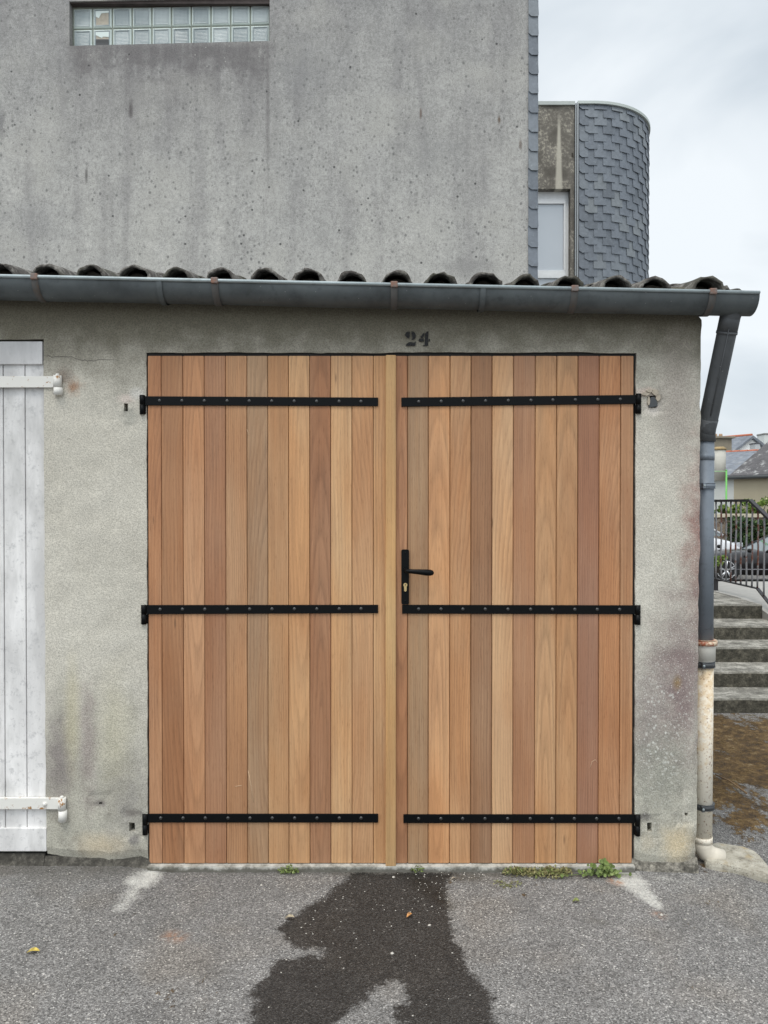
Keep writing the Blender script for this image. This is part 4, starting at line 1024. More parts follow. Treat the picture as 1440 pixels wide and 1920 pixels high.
# ------------------------------------------------------------------ TALL CONCRETE BUILDING
BX1 = X_(1003.5, YB); bld = thing('apartment_building', (0, YB, 0), 'tall weathered grey concrete building with a strip of glass blocks behind the garage', 'building')
wx0, wx1 = X_(134, YB), X_(507, YB); yaw = R(-2.3); wz0a = Z_(87, YB)
Kb = F_PX/(YB-CAMY)
wz0 = Z_(86, YB); wz1 = wz0+.445
b_xs = lines(-7.0, X_(990, YB), .12, [wx0, wx1]); b_zs = lines(-.1, 7.9, .12, [wz0, wz1])
def slope(x): return (x-wx0)/(wx1-wx0)*.049
def bfn(x, z):
    k = max(0, 1-abs(z-(wz0+wz1)/2)/1.2) if z < wz1+.01 else 1
    return (x, YB+.001*mnoise.noise(Vector((x, 0, z))), z+slope(min(max(x, wx0), wx1))*min(1, max(0, (z-4.5)/1.5)))
grid_wall('wall', b_xs, b_zs, lambda x, z: not (wx0 < x < wx1 and wz0 < z < wz1), bfn, .28, M['conc'], bld, YB)
b = MB(); b.box((X_(990, YB)-.20, YB+.28, -.1), (BX1-.03, 8.35, 8.1)); b.box((-7, YB+.285, 7.7), (BX1-.035, 8.3, 7.85)); b.box((-7, 8.1, -.1), (1.2, 8.3, 7.7)); b.box((-7, YB+.3, -.1), (-6.8, 8.09, 7.7)); b.build('side_wall', M['conc'], bld)
# glass-block window
win = MB(); yw = YB+.07
bw = (wx1-wx0)/10.0*.99; Hb = .196
def zrow(x, r): return wz0+.006+slope(x)+r*(Hb+.014)
win.add([(wx0, yw+.012, wz0-.02), (wx1, yw+.012, wz0-.02), (wx1, yw+.012, wz1+.05), (wx0, yw+.012, wz1+.05), (wx0, yw+.07, wz0-.02), (wx1, yw+.07, wz0-.02), (wx1, yw+.07, wz1+.05), (wx0, yw+.07, wz1+.05)],
        [(0, 1, 2, 3), (7, 6, 5, 4), (0, 4, 5, 1), (2, 6, 7, 3), (1, 5, 6, 2), (3, 7, 4, 0)])
wo_ = win.build('glass_block_window', M['mortar'], bld)
rb = random.Random(3)
for r_i in range(2):
    for c_i in range(10):
        xa = wx0+.012+c_i*(wx1-wx0-.012)/10; xb = xa+bw-.012; za = zrow((xa+xb)/2, r_i); zb2 = za+Hb; sk = slope(xb)-slope(xa)
        broken = c_i == 1
        V = []; F = []; uv = []
        prof = [(0, .0), (.006, -.010), (.020, -.016), (.030, -.010)]
        for (ins, dy) in prof:
            for (u, v) in ((0, 0), (1, 0), (1, 1), (0, 1)):
                xx = xa+ins if u == 0 else xb-ins; zz = za+ins if v == 0 else zb2-ins
                V.append((xx, yw+.010+dy, zz+sk*(u-.5))); uv.append(((xx-xa)/(xb-xa), 1.0 if (r_i == 0 and c_i == 5) else 0.0, (zz-za)/Hb))
        for q in range(len(prof)-1):
            for k in range(4): F.append((q*4+k, q*4+(k+1) % 4, (q+1)*4+(k+1) % 4, (q+1)*4+k))
        q = (len(prof)-1)*4
        if not broken: F.append((q, q+1, q+2, q+3))
        tn = rb.uniform(.2, .8)
        o = obj('glass_block', V, F, M['block'], wo_, attrs=dict(tone=[tn]*len(V), uvw=uv), label='broken glass block with a hole showing pale rubble' if broken else None)
        if broken:   # ragged shards and what is left of the back shell
            xm0, xm1, zm0, zm1 = xa+.03, xb-.03, za+.03, zb2-.03
            s = MB(); yq = yw-.002
            if r_i == 1:
                s.prism([(xa+.02, zb2-.02), (xb-.02, zb2-.02), (xb-.03, zb2-.045), (xa+.085, zb2-.05), (xa+.06, zb2-.10), (xa+.03, zb2-.085)], 'y', yq, yq+.006)
            else:
                s.prism([(xa+.02, zb2-.02), (xb-.02, zb2-.02), (xb-.03, zb2-.08), (xa+.10, zb2-.075), (xa+.09, zb2-.09), (xa+.025, zb2-.06)], 'y', yq, yq+.006)
            so_ = s.build('shard', M['block'], None); so_.parent = o
            me = so_.data; at1 = me.attributes.new('tone', 'FLOAT', 'POINT'); at1.data.foreach_set('value', [.8]*len(me.vertices))
            s = MB(); s.box((xm0-.005, yw+.001, zm0-.005), (xm1+.005, yw+.008, zm1+.005)); 
            bk = s.build('rubble_fill', mat_simple('pale_rubble', (.42, .38, .31), .9, var=.5, scale=22, bump=.6), None); bk.parent = o
            if r_i == 0:
                s = MB()
                for q2 in range(5): s.box((xm0, yw-.006, zm0+.002+q2*.013), (xm1, yw+.0005, zm0+.010+q2*.013))
                bk = s.build('dark_slats', mat_simple('dark_grey_slats', (.09, .095, .10), .6), None); bk.parent = o
# head of the window: weathered timber lintel
b = MB(); b.box((wx0-.0, YB+.022, wz1-.008), (wx1, YB+.27, wz1+.09)); b.build('window_lintel', mat_simple('rotten_dark_lintel', (.075, .06, .055), .9, var=.7, scale=9, bump=.8), bld)
# slate edging up the corner
def slates(name, items, parent, mat):
    V = []; F = []; T = []
    for (q, tn) in items:
        b0 = len(V); V += q; n = len(q)//2
        F.append(tuple(b0+k for k in range(n))); F.append(tuple(b0+n+k for k in range(n))[::-1])
        F += [(b0+k, b0+n+k, b0+n+(k+1) % n, b0+(k+1) % n) for k in range(n)]; T += [tn]*len(q)
    o = obj(name, V, F, mat, parent, attrs=dict(tone=T))
    bm = bmesh.new(); bm.from_mesh(o.data); bmesh.ops.recalc_face_normals(bm, faces=bm.faces[:]); bm.to_mesh(o.data); bm.free()
    return o
it = []; rs = random.Random(9); z = 3.2; sx0, sx1 = X_(989, YB), X_(1007, YB); ex_ = .1925
z = Z_(180+33, YB)-12*ex_
while z < 8.0:
    j = rs.uniform(-.003, .003); c = .030; yb = YB-.022; yt = YB-.008; h = ex_+.03
    pl = [(sx0+j+c, z), (sx1, z-.001), (sx1, z+h), (sx0+j, z+h), (sx0+j, z+c*.9)]
    fr_ = [(p[0], yb+(yt-yb)*(p[1]-z)/h, p[1]) for p in pl]; bk = [(p[0], p[1]+.006, p[2]) for p in fr_]
    it.append((fr_+bk, rs.random())); z += ex_
# returns on the side wall
z = 2.9+.05; 
while z < 8.0:
    yy = YB-.015
    while yy < 8.2:
        w_ = .20; xb_ = BX1+.012+rs.uniform(0, .004); h = ex_+.03
        fr_ = [(xb_+.009, yy, z), (xb_+.009, yy+w_-.004, z), (xb_-.002, yy+w_-.004, z+h), (xb_-.002, yy, z+h)]; bk = [(p[0]-.006, p[1], p[2]) for p in fr_]
        it.append((fr_+bk, rs.random())); yy += w_
    z += ex_
slates('slate_edging', it, bld, M['slate'])
b = MB(); b.box((X_(990, YB)-.02, YB+.001, -.1), (BX1-.002, YB+.279, 8.1)); b.build('corner_batten', M['dark'], bld)

# ------------------------------------------------------------------ SLATE TOWER WITH WINDOW
YT = 8.4; tw = thing('slate_clad_tower', (3, YT, 0), 'rounded stair tower hung with dark slates beside a lichened concrete panel and window', 'building')
TR = 1.2; tx0 = X_(1083, YT); txc = 3.24; tyc = YT+TR; TZ = Z_(196, YT)
def onsurf(s, off=0.0):
    """arc-length coordinate along the slate skin"""
    Lf = txc-tx0
    if s <= Lf: return (tx0+s, YT-off, 0.0)
    q = (s-Lf)/TR
    if q <= math.pi/2+.7: return (txc+math.sin(q)*(TR+off), tyc-math.cos(q)*(TR+off), q)
    return (txc+math.sin(math.pi/2+.7)*(TR+off), tyc, q)
smax = (txc-tx0)+TR*(math.pi/2+.6)
V = []; F = []; n = 60
for i in range(n+1):
    p = onsurf(smax*i/n, 0); V += [(p[0], p[1], -.2), (p[0], p[1], TZ)]
for i in range(n): F.append((2*i, 2*i+2, 2*i+3, 2*i+1))
obj('core_wall', V, F, M['dark'], tw)
it = []; rs = random.Random(21); pw = .142; sw = .196; ph = .246
ncol = int(smax/pw)+1
for ci in range(-1, ncol):
    z = TZ-.02+ph - (0 if ci % 2 else ph*.5) - (ph*.25)
    s0 = ci*pw+.095
    while z > .3:
        z -= ph; zt = min(z+ph*1.18, TZ+.005)
        if zt-z < .03: continue
        jl = rs.uniform(-.004, .004); jz = rs.uniform(-.003, .003)
        a0, a1 = s0+jl, s0+sw+jl+rs.uniform(-.003, .003)
        if a1 <= .02: continue
        clip = a0 < .10
        a0 = max(a0, 0.006); n2 = 3; top_ = []; bot_ = []
        offb = .018+rs.uniform(0, .004)
        pts_b = []; pts_t = []
        for k in range(n2+1):
            s = a0+(a1-a0)*k/n2; zb3 = z+jz+(.035 if (clip and k == 0) else 0)
            tlt = .004*(1-k/n2)
            pts_b.append((s, zb3, offb+tlt)); pts_t.append((s, zt, .001))
        ring = pts_b+pts_t[::-1]
        fr_ = []; bk = []
        for (s, zz, off) in ring:
            p = onsurf(s, off); fr_.append((p[0], p[1], zz)); p2 = onsurf(s, off-.006); bk.append((p2[0], p2[1], zz))
        it.append((fr_+bk, rs.random()))
slates('slate_hanging', it, tw, M['slate'])
# pale coping that follows the curve, corner trim
V = []; F = []; n = 60
for i in range(n+1):
    s = smax*i/n
    for (off, dz) in ((.036, .0), (.036, .042), (-.12, .055), (-.12, .0)):
        p = onsurf(s, off); V.append((p[0]-(.02 if i == 0 else 0), p[1], TZ+dz))
for i in range(n):
    for k in range(4): F.append((4*i+k, 4*i+4+k, 4*i+4+(k+1) % 4, 4*i+(k+1) % 4))
F += [(0, 1, 2, 3), (4*n+3, 4*n+2, 4*n+1, 4*n)]
MB().add(V, F).build('coping', mat_simple('pale_zinc_coping', (.46, .50, .47), .5, .1), tw)
b = MB(); b.box((X_(1076, YT), YT-.03, 0), (X_(1078, YT), YT+.1, TZ+.01)); b.box((X_(1079.2, YT), YT-.035, 0), (X_(1082, YT), YT+.1, TZ+.02)); b.build('corner_trim', mat_simple('pale_grey_trim', (.30, .32, .33), .5, .1), tw)
px0, px1 = 1.75, X_(1075, YT)
pz0, pz1 = Z_(354, YT), Z_(198, YT)
b = MB(); b.box((BX1-.02, YT, pz0), (px1, YT+.3, pz1)); b.box((X_(1068, YT), YT+.002, 0), (px1-.002, YT+.3, pz0)); b.box((BX1-.02, YT+.002, 0), (px0, YT+.3, pz0)); b.box((px0, YT+.002, 0), (X_(1068, YT), YT+.3, 2.6)); b.build('wall', M['panelc'], tw)
b = MB(); b.box((BX1-.02, YT-.03, pz1), (X_(1075.4, YT), YT+.34, pz1+.055)); b.build('coping', mat_simple('pale_lead_coping', (.40, .43, .41), .6, .1), tw)
b = MB(); b.box((X_(1070, YT), YT-.004, Z_(295, YT)), (X_(1073.5, YT), YT+.02, Z_(287, YT))); b.build('weep_hole', M['soot'], tw)
b = MB()   # whole building behind
b.box((BX1+.1, YT+.32, 0), (txc, 16, TZ-.1)); b.build('rear_wall', M['panelc'], tw)
fr = MB(); yw = YT+.12; fx1 = X_(1068.5, YT); ftop = Z_(363, YT)
def fbox(xa, xb, za, zb, y0=yw, y1=yw+.06): fr.box((xa, y0, za), (xb, y1, zb), 0, .004)
fbox(px0, fx1, ftop-.045, pz0+.01); fbox(fx1-.05, fx1, 2.65, ftop-.045); fbox(px0, px0+.06, 2.65, ftop-.045)
fbox(px0+.06, fx1-.05, ftop-.115, ftop-.046, yw-.02); fbox(X_(1058.5, YT), fx1-.051, Z_(503, YT)+.0, ftop-.116, yw-.02)
fbox(px0+.06, fx1-.051, Z_(503, YT)-.055, Z_(503, YT)-.001, yw-.02); fbox(px0+.06, fx1-.051, Z_(518, YT), Z_(503, YT)-.056, yw-.03)
fo = fr.build('window', mat_simple('white_window_frame', (.78, .79, .79), .4), tw)
t = NT('window_glass'); gm = t.fin(t.mix(t.noise(.9, 3), (.42, .46, .50), (.56, .60, .64)), .05, 0, None, spec=1.0)  # pale mottled base colour stands in for reflected sky
b = MB(); b.box((px0+.06, yw+.01, 2.65), (X_(1060, YT), yw+.02, ftop-.1)); b.build('pane', gm, fo)

# ------------------------------------------------------------------ STEPS, LANDING, RAILING
SX0 = 1.9; ZS0 = 6.2+CAMY; HS = [0, .117, .25, .385, .515, .66]; YS = [q+CAMY for q in (6.2, 6.58, 6.98, 7.38, 7.86, 8.6)]
st = thing('concrete_steps', (3, ZS0, 0), 'five dark mossy concrete steps rising beside the garage downpipe', 'steps')
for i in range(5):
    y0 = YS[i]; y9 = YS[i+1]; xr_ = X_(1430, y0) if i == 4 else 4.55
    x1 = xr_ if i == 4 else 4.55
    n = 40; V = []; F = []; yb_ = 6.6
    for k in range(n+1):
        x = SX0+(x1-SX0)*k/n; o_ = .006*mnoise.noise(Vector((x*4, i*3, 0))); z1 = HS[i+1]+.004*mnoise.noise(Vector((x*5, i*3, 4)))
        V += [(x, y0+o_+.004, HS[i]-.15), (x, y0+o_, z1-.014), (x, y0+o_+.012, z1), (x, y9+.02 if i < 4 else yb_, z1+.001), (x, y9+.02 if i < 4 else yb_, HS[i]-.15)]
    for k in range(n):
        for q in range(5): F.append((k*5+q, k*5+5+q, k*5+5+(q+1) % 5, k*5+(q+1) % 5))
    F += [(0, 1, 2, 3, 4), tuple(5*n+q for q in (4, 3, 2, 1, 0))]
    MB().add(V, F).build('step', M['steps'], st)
lm = mat_simple('pavement_concrete', (.36, .35, .325), .9, var=.25, scale=9, bump=.5)
b = MB(); xk = X_(1430, YS[4])
b.prism([(YS[3]+.1, .517), (YS[4]-.02, .60), (YS[4]+.5, .668), (6.6, .662), (10.5, .26), (10.5, -.4), (YS[3]+.1, -.2)], 'x', xk+.004, 7.0)
b.prism([(6.605, .657), (10.5, .26), (10.5, -.4), (6.605, -.2)], 'x', SX0-1.0, xk+.003)
lo = b.build('pavement', lm); setp(lo, kind='structure')
RX = 3.93; rl_ = thing('metal_railing', (RX, 5.0, .6), 'black metal railing with rust-streaked grey bars at the top of the steps', 'railing')
Yk = RX*F_PX/(1407-720)+CAMY; Ykb = RX*F_PX/(1421-720)+CAMY; Yf = 8.0
ztop = CAMZ+(.0)+ (945-938.5)*((Yk-CAMY))/F_PX; zbr = CAMZ-(1103.5-945)*(Ykb-CAMY)/F_PX
def toprail(y): return ztop if y >= Yk else ztop-.46*(Yk-y)
def botrail(y): return zbr if y >= Ykb else zbr-.50*(Ykb-y)
Ye = Yk-1.25
b = MB(); 
def bar_path(pts, w_, h_):
    V = []; F = []
    for p in pts:
        for (dx, dz) in ((-w_, -h_), (w_, -h_), (w_, h_), (-w_, h_)): V.append((p[0]+dx, p[1], p[2]+dz))
    for k in range(len(pts)-1):
        for q in range(4): F.append((k*4+q, k*4+(q+1) % 4, k*4+4+(q+1) % 4, k*4+4+q))
    F += [(0, 1, 2, 3), tuple(4*(len(pts)-1)+q for q in (3, 2, 1, 0))]
    return V, F
railm = mat_rusty('black_rail_paint', (.022, .02, .022), (.10, .05, .04), .6, .75, 14, .5)
barm = mat_rusty('grey_bar_paint_with_rust', (.20, .20, .21), (.16, .055, .03), .50, .56, 5, .6)
V, F = bar_path([(RX, Yf, ztop), (RX, Yk, ztop), (RX, Ye, toprail(Ye))], .022, .014); MB().add(V, F).build('top_rail', railm, rl_)
V, F = bar_path([(RX, Yf, zbr), (RX, Ykb, zbr), (RX, Ye, botrail(Ye))], .018, .007); MB().add(V, F).build('bottom_rail', railm, rl_)
bar_px = [1343, 1352.5, 1361.5, 1370.5, 1380, 1389.5, 1400, 1410.5, 1421.5, 1433, 1445, 1458, 1472, 1487]
for k, px in enumerate([1310, 1318, 1326, 1334.5]+bar_px):
    y = RX*F_PX/(px-720)+CAMY; b = MB(); zt_, zb_ = toprail(y)-.012, botrail(y)+.003; n = 8
    pts = [(RX+.004*mnoise.noise(Vector((k, q*.6, 0))), y+.016*mnoise.noise(Vector((k*3.3, q*.45, 5))), zb_+(zt_-zb_)*q/n) for q in range(n+1)]
    b.tube(pts, .0105, 6); b.build('baluster', barm, rl_)
for y in (RX*F_PX/(1343-720)+CAMY, Ye):
    b = MB(); b.box((RX-.02, y-.016, .1), (RX+.02, y+.016, botrail(y)-.005)); b.build('post', railm, rl_)

# ------------------------------------------------------------------ leaf helpers
def leaf_cloud(name, n, fn, size, mat, parent=None, seed=1, flat=.0, tone=None):
    r = random.Random(seed); V = []; F = []; T = []
    for i in range(n):
        c = Vector(fn(r)); s = size*r.uniform(.6, 1.25)
        nrm = Vector((r.gauss(0, 1), r.gauss(0, 1), r.gauss(0, 1)+flat)).normalized(); a_ = nrm.orthogonal().normalized(); a_.rotate(Matrix.Rotation(r.uniform(0, 6.28), 3, nrm)); b_ = nrm.cross(a_)
        b0 = len(V); V += [c-a_*s, c-a_*s*.2+b_*s*.55, c+a_*s, c-a_*s*.2-b_*s*.55, c+nrm*s*.15]
        F += [(b0, b0+4, b0+1), (b0+1, b0+4, b0+2), (b0+2, b0+4, b0+3), (b0+3, b0+4, b0)]
        tn = tone(c, r) if tone else r.random(); T += [tn]*5
    return obj(name, V, F, mat, parent, attrs=dict(tone=T))
M['ivy'] = mat_leaf('ivy_leaf', (.012, .028, .010), (.045, .09, .03), (.13, .19, .07))
M['weed'] = mat_leaf('weed_leaf', (.10, .14, .04), (.19, .26, .075), (.34, .40, .16))
M['bush'] = mat_leaf('garden_leaf', (.06, .11, .02), (.16, .26, .05), (.36, .42, .12))
M['dry'] = mat_leaf('dry_grass', (.16, .14, .06), (.30, .28, .13), (.20, .27, .08))

# ------------------------------------------------------------------ STREET BEYOND
# low garden wall with coping, ivy, shrubs
YW = 19.2
gw = thing('garden_wall', (9, YW, 0), 'low brown stone garden wall with a pale coping behind the parked cars', 'wall')
zc0 = Z_(970, YW); zc1 = Z_(963.5, YW)
b = MB(); b.box((7.2, YW, -.8), (15.5, YW+.3, zc0)); 
def _stone():
    t = NT('brown_rubble_stone'); v = t.map(scale=(1, 1, 1.8)); cc = t.vor(5, v, out='Color'); s_ = t.n('ShaderNodeSeparateColor'); t.put(s_.inputs[0], cc)
    c = t.ramp(s_.outputs[0], [(0, (.10, .07, .05)), (.5, (.20, .14, .10)), (1, (.32, .26, .19))])
    j = t.rng(t.vor(5, v, 'DISTANCE_TO_EDGE'), .0, .06); return t.fin(t.mix(j, (.30, .27, .23), c), .9, 0, t.bump(j, .5, .02))
b.build('stonework', _stone(), gw); b = MB(); b.box((7.2, YW-.05, zc0), (15.5, YW+.35, zc1)); b.build('coping', mat_simple('cream_coping', (.55, .50, .38), .8), gw)
iv0 = X_(1357, YW)
iv = leaf_cloud('ivy', 9000, lambda r: (lambda x: (x, YW-.12-.35*abs(r.gauss(0, .5))*(1+.5*math.sin(x*3)), r.uniform(-.6, zc0-.02+.06*math.sin(x*5))))(iv0+abs(r.random())**.8*4.6), .075, M['ivy'], seed=4)
setp(iv, 'dark green ivy hanging over the low garden wall behind the railing', 'ivy')
M['petal'] = mat_simple('pale_yellow_petal', (.75, .68, .42), .6)
def shrub(name, px, py, Y, rx, rz, n, size, mat, label, seed, group=None, flowers=0):
    c = at(px, py, Y); t_ = thing(name, (c.x, Y, c.z-rz), label, 'shrub', group)
    r0 = random.Random(seed)
    lobes = [(Vector((c.x+r0.uniform(-.7, .7)*rx, Y+r0.uniform(-.5, .5)*rx, c.z+r0.uniform(-.7, .5)*rz)), r0.uniform(.25, .5)) for _ in range(9)]
    def fn(r):
        L, s = r.choice(lobes); v = Vector((r.gauss(0, 1), r.gauss(0, 1), r.gauss(0, 1))).normalized()*(r.random()**.4)
        return L+Vector((v.x*s*rx, v.y*s*rx, v.z*s*rz))
    leaf_cloud('foliage', n, fn, size, mat, t_, seed)
    b = MB()
    for k in range(4):
        L = lobes[k][0]; b.tube([(c.x+r0.uniform(-.1, .1)*rx, Y, c.z-rz*1.6), (c.x*.5+L.x*.5, Y, c.z-rz*.5), tuple(L)], [.02, .015, .008], 6)
    b.build('stem', M['soot'], t_)
    if flowers:
        r = random.Random(seed+1)
        for k in range(flowers):
            b = MB(); p = fn(r)+Vector((0, -.1, rz*.35)); s = size*.5
            for q in range(5):
                an = q*1.2566; b.add([p, p+Vector((math.cos(an)*s, -.01, math.sin(an)*s)), p+Vector((math.cos(an+.8)*s, -.01, math.sin(an+.8)*s))], [(0, 1, 2)])
            b.build('flower', M['petal'], t_, fix=False)
    return t_
shrub('garden_shrub', 1392, 956, YW+1.2, .55, .22, 900, .05, M['bush'], 'yellow-green shrub showing over the middle of the garden wall', 31, flowers=6)
shrub('garden_shrub', 1425, 948, YW+1.0, .45, .30, 900, .05, M['bush'], 'taller shrub with pale yellow flowers over the wall at the photo edge', 32, flowers=12)
shrub('garden_shrub', 1354, 955, YW+1.4, .35, .20, 500, .045, M['bush'], 'sparse shrub over the garden wall below the green pole', 33, flowers=2)
shrub('street_bush', 1344, 1052, 7.7, .17, .11, 260, .024, M['bush'], 'light green bush beside the downpipe in front of the white car', 34)

# houses on the skyline: eave line from a to b (world), rising roof behind
def house(name, label, xa, ya, xb, yb, depth, z0, ze, zr, wallm, roofm, ridge=True, sky=None, gable=None, over=.12):
    a_ = Vector((xa, ya, 0)); b_ = Vector((xb, yb, 0)); u = (b_-a_).normalized(); nrm = Vector((-u.y, u.x, 0)); Ln = (b_-a_).length
    t_ = thing(name, (xa, ya, z0), label, 'house')
    def W(s, d, z): p = a_+u*s+nrm*d; return (p.x, p.y, z)
    b = MB(); V = [W(0, 0, z0), W(Ln, 0, z0), W(Ln, depth, z0), W(0, depth, z0), W(0, 0, ze), W(Ln, 0, ze), W(Ln, depth, ze), W(0, depth, ze), W(0, depth/2, zr), W(Ln, depth/2, zr)]
    b.add(V, [(0, 1, 5, 4), (2, 3, 7, 6), (1, 2, 6, 9, 5), (3, 0, 4, 8, 7)]); b.build('wall', wallm, t_)
    b = MB(); o_ = over; sl = (zr-ze)/(depth/2); th = .10
    def slab(d0, z0_, d1, z1_):
        V = [W(-o_, d0, z0_), W(Ln+o_, d0, z0_), W(Ln+o_, d1, z1_), W(-o_, d1, z1_)]; V += [(v[0], v[1], v[2]+th) for v in V]
        b.add(V, [(0, 3, 2, 1), (4, 5, 6, 7), (0, 1, 5, 4), (1, 2, 6, 5), (2, 3, 7, 6), (3, 0, 4, 7)])
    slab(-o_, ze-sl*o_, depth/2, zr); slab(depth+o_, ze-sl*o_, depth/2+.001, zr)
    rf = b.build('roof', roofm, t_)
    if ridge:
        b = MB(); n = int(Ln/.33)
        for k in range(n):
            s0 = k*Ln/n; b.tube([W(s0, depth/2, zr+.08), W(s0+Ln/n*.97, depth/2, zr+.09)], .06, 8)
        b.build('ridge_tiles', mat_simple('red_ridge_tile', (.42, .13, .07), .8, var=.3), rf)
    b = MB(); b.tube([W(-o_, -o_-.05, ze-.06), W(Ln+o_, -o_-.05, ze-.06)], .06, 8); b.build('gutter', mat_simple('dark_gutter', (.05, .055, .055), .5), rf)
    if sky:
        for (s0, s1, f0, f1) in sky:
            b = MB()
            def Rp(s, f, up): d = -o_+(depth/2+o_)*f; return Vector(W(s, d, ze-sl*o_+sl*(depth/2+o_)*f+th+up))
            q = [Rp(s0, f0, .04), Rp(s1, f0, .04), Rp(s1, f1, .04), Rp(s0, f1, .04)]; lo_ = [v-Vector((0, 0, .06)) for v in q]
            b.add(q+lo_, [(0, 1, 2, 3), (0, 4, 5, 1), (1, 5, 6, 2), (2, 6, 7, 3), (3, 7, 4, 0)], 0)
            c_ = sum(q, Vector())/4; q2 = [c_+(v-c_)*.8+Vector((0, 0, .012)) for v in q]; b.add(q2, [(0, 1, 2, 3)], 1)
            b.build('skylight', [M['frame'], mat_simple('skylight_glass', (.62, .66, .70), .1)], rf)
    return t_, W
def mat_roofslate(name, col, lich):
    t = NT(name); c = t.ramp(t.noise(3.5, 6, .65), [(.35, tuple(q*.75 for q in col)), (.65, tuple(q*1.25 for q in col))])
    v = t.noise(2.2, 6, .75, t.map(scale=(1, 1, 2))); c = t.mix(t.m('MULTIPLY', t.rng(v, .54, .64), lich), c, (.36, .36, .35))
    r_ = t.m('FRACT', t.m('MULTIPLY', t.sep()[2], 7)); c = t.mix(t.rng(r_, .85, 1, 0, .4), c, tuple(q*.4 for q in col))
    return t.fin(c, .7, 0, t.bump(t.noise(20, 4), .3, .02))
rsA = mat_roofslate('blue_slate_roof', (.15, .165, .19), .3); rsB = mat_roofslate('dark_lichened_roof', (.075, .07, .072), .9)
wm1 = mat_simple('off_white_render', (.56, .58, .56), .9, var=.12, scale=1.2); wm2 = mat_simple('beige_render', (.38, .335, .24), .9, var=.10, scale=1.5); wm3 = mat_simple('clean_white_render', (.78, .78, .76), .9, var=.04)
# beige house, nearer to the right
pB0 = at(1376, 893, 24.0); pB1x = at(1560, 870, 20.5)
house('beige_house', 'long beige rendered house with a dark lichened roof, rightmost on the skyline', pB0.x, 24.0, pB1x.x, 20.5, 7.0, -1.5, pB0.z, at(1440, 826, 24.6).z+1.0, wm2, rsB, True, sky=[(1.75, 2.6, .38, .56)])
# white house with blue slate roof left of it
pA0 = at(1300, 903, 27.5); pA1 = at(1377, 890, 26.0)
hA, WA = house('white_house', 'white rendered house with blue slate roof and red ridge behind the green pole', pA0.x, 27.5, pA1.x+1.2, 25.3, 6.0, -1.5, pA1.z-.05, at(1390, 850, 29).z, wm1, rsA, True, sky=[(3.15, 3.75, .30, .62)])
# far gabled house
def gable_house(name, label, pxL, pxA, pxR, pyL, pyA, pyR, Y, dep, yawx):
    L, A_, R_ = at(pxL, pyL, Y), at(pxA, pyA, Y), at(pxR, pyR, Y); t_ = thing(name, (A_.x, Y, -1.5), label, 'house')
    off = Vector((yawx, dep, 0)); b = MB(); z0 = -1.5
    R2 = Vector((R_.x, Y, R_.z)); 
    V = [(L.x, Y, z0), (R2.x, Y, z0), tuple(R2), tuple(A_), tuple(L)]; n = 5; V += [tuple(Vector(v)+off) for v in V[:5]]
    b.add(V, [(0, 1, 2, 3, 4), (9, 8, 7, 6, 5), (0, 4, 9, 5), (1, 6, 7, 2)]); b.build('wall', wm3, t_)
    b = MB(); th = Vector((0, 0, .14)); fo_ = Vector((0, -.15, 0))
    for (p, q) in ((L+Vector((-.3, 0, -.22)), A_), (A_, R2+Vector((.25, 0, -.2)))):
        V = [p+fo_, q+fo_, q+off, p+off]; V = V+[v+th for v in V]; b.add(V, [(0, 3, 2, 1), (4, 5, 6, 7), (0, 1, 5, 4), (1, 2, 6, 5), (2, 3, 7, 6), (3, 0, 4, 7)])
    rf = b.build('roof', rsA, t_)
    b = MB(); b.tube([tuple(A_+Vector((0, 0, .18))), tuple(A_+off+Vector((0, 0, .18)))], .07, 8); b.build('ridge_tiles', mat_simple('red_ridge', (.42, .13, .07), .8, var=.3), rf)
    return t_
gable_house('gabled_house', 'bright white gabled house with red ridge standing behind the slate roofs', 1371, 1410, 1426, 852, 822, 834, 36.0, 9.0, -5.2)
gable_house('gabled_house', 'small white house with pale roof far right behind the gabled one', 1418, 1452, 1480, 834, 822, 834, 42.0, 7.0, 3.0)
# chimneys
def chimney(label, px0, px1, py0, py1, Y, dep, mat, pots, capc, round_=False, caph=4, name='chimney_stack'):
    a_, b_ = at(px0, py1, Y), at(px1, py0, Y); t_ = thing(name, ((a_.x+b_.x)/2, Y, a_.z-2), label, 'chimney')
    cz = at(px0, py0+caph, Y).z
    if round_:
        b = MB(); c = Vector(((a_.x+b_.x)/2, Y, 0)); r = (b_.x-a_.x)/2
        b.tube([(c.x, Y, a_.z-.1), (c.x, Y, cz)], r*.97, 20); b.build('stack', mat, t_)
        b = MB(); b.tube([(c.x, Y, cz), (c.x, Y, cz+(b_.z-cz)*.3), (c.x, Y, b_.z)], [r*1.06, r*1.14, r*.7], 20); b.build('cap', capc, t_)
    else:
        b = MB(); b.box((a_.x, Y, a_.z-2.5), (b_.x, Y+dep, cz)); b.build('stack', mat, t_)
        b = MB(); ov = .12 if pots else .03; b.box((a_.x-ov, Y-ov, cz), (b_.x+ov, Y+dep+ov, b_.z), 0, .02); b.build('cap', capc, t_)
    for (p0, p1, pt) in pots:
        p = at((p0+p1)/2, pt, Y); r = (at(p1, pt, Y).x-at(p0, pt, Y).x)/2; b = MB(); b.tube([(p.x, Y+dep*.4, b_.z-.02), (p.x, Y+dep*.4, p.z)], [r*1.15, r*.85], 14); b.build('chimney_pot', mat_simple('clay_pot', (.33, .22, .14), .9), t_)
    return t_
cm1 = mat_simple('lichened_render', (.23, .20, .15), .9, var=.35, scale=3); cm2 = mat_simple('pale_streaked_render', (.47, .46, .41), .9, var=.35, scale=2.4); cc = mat_simple('orange_lichen_cap', (.30, .22, .11), .9, var=.5, scale=8)
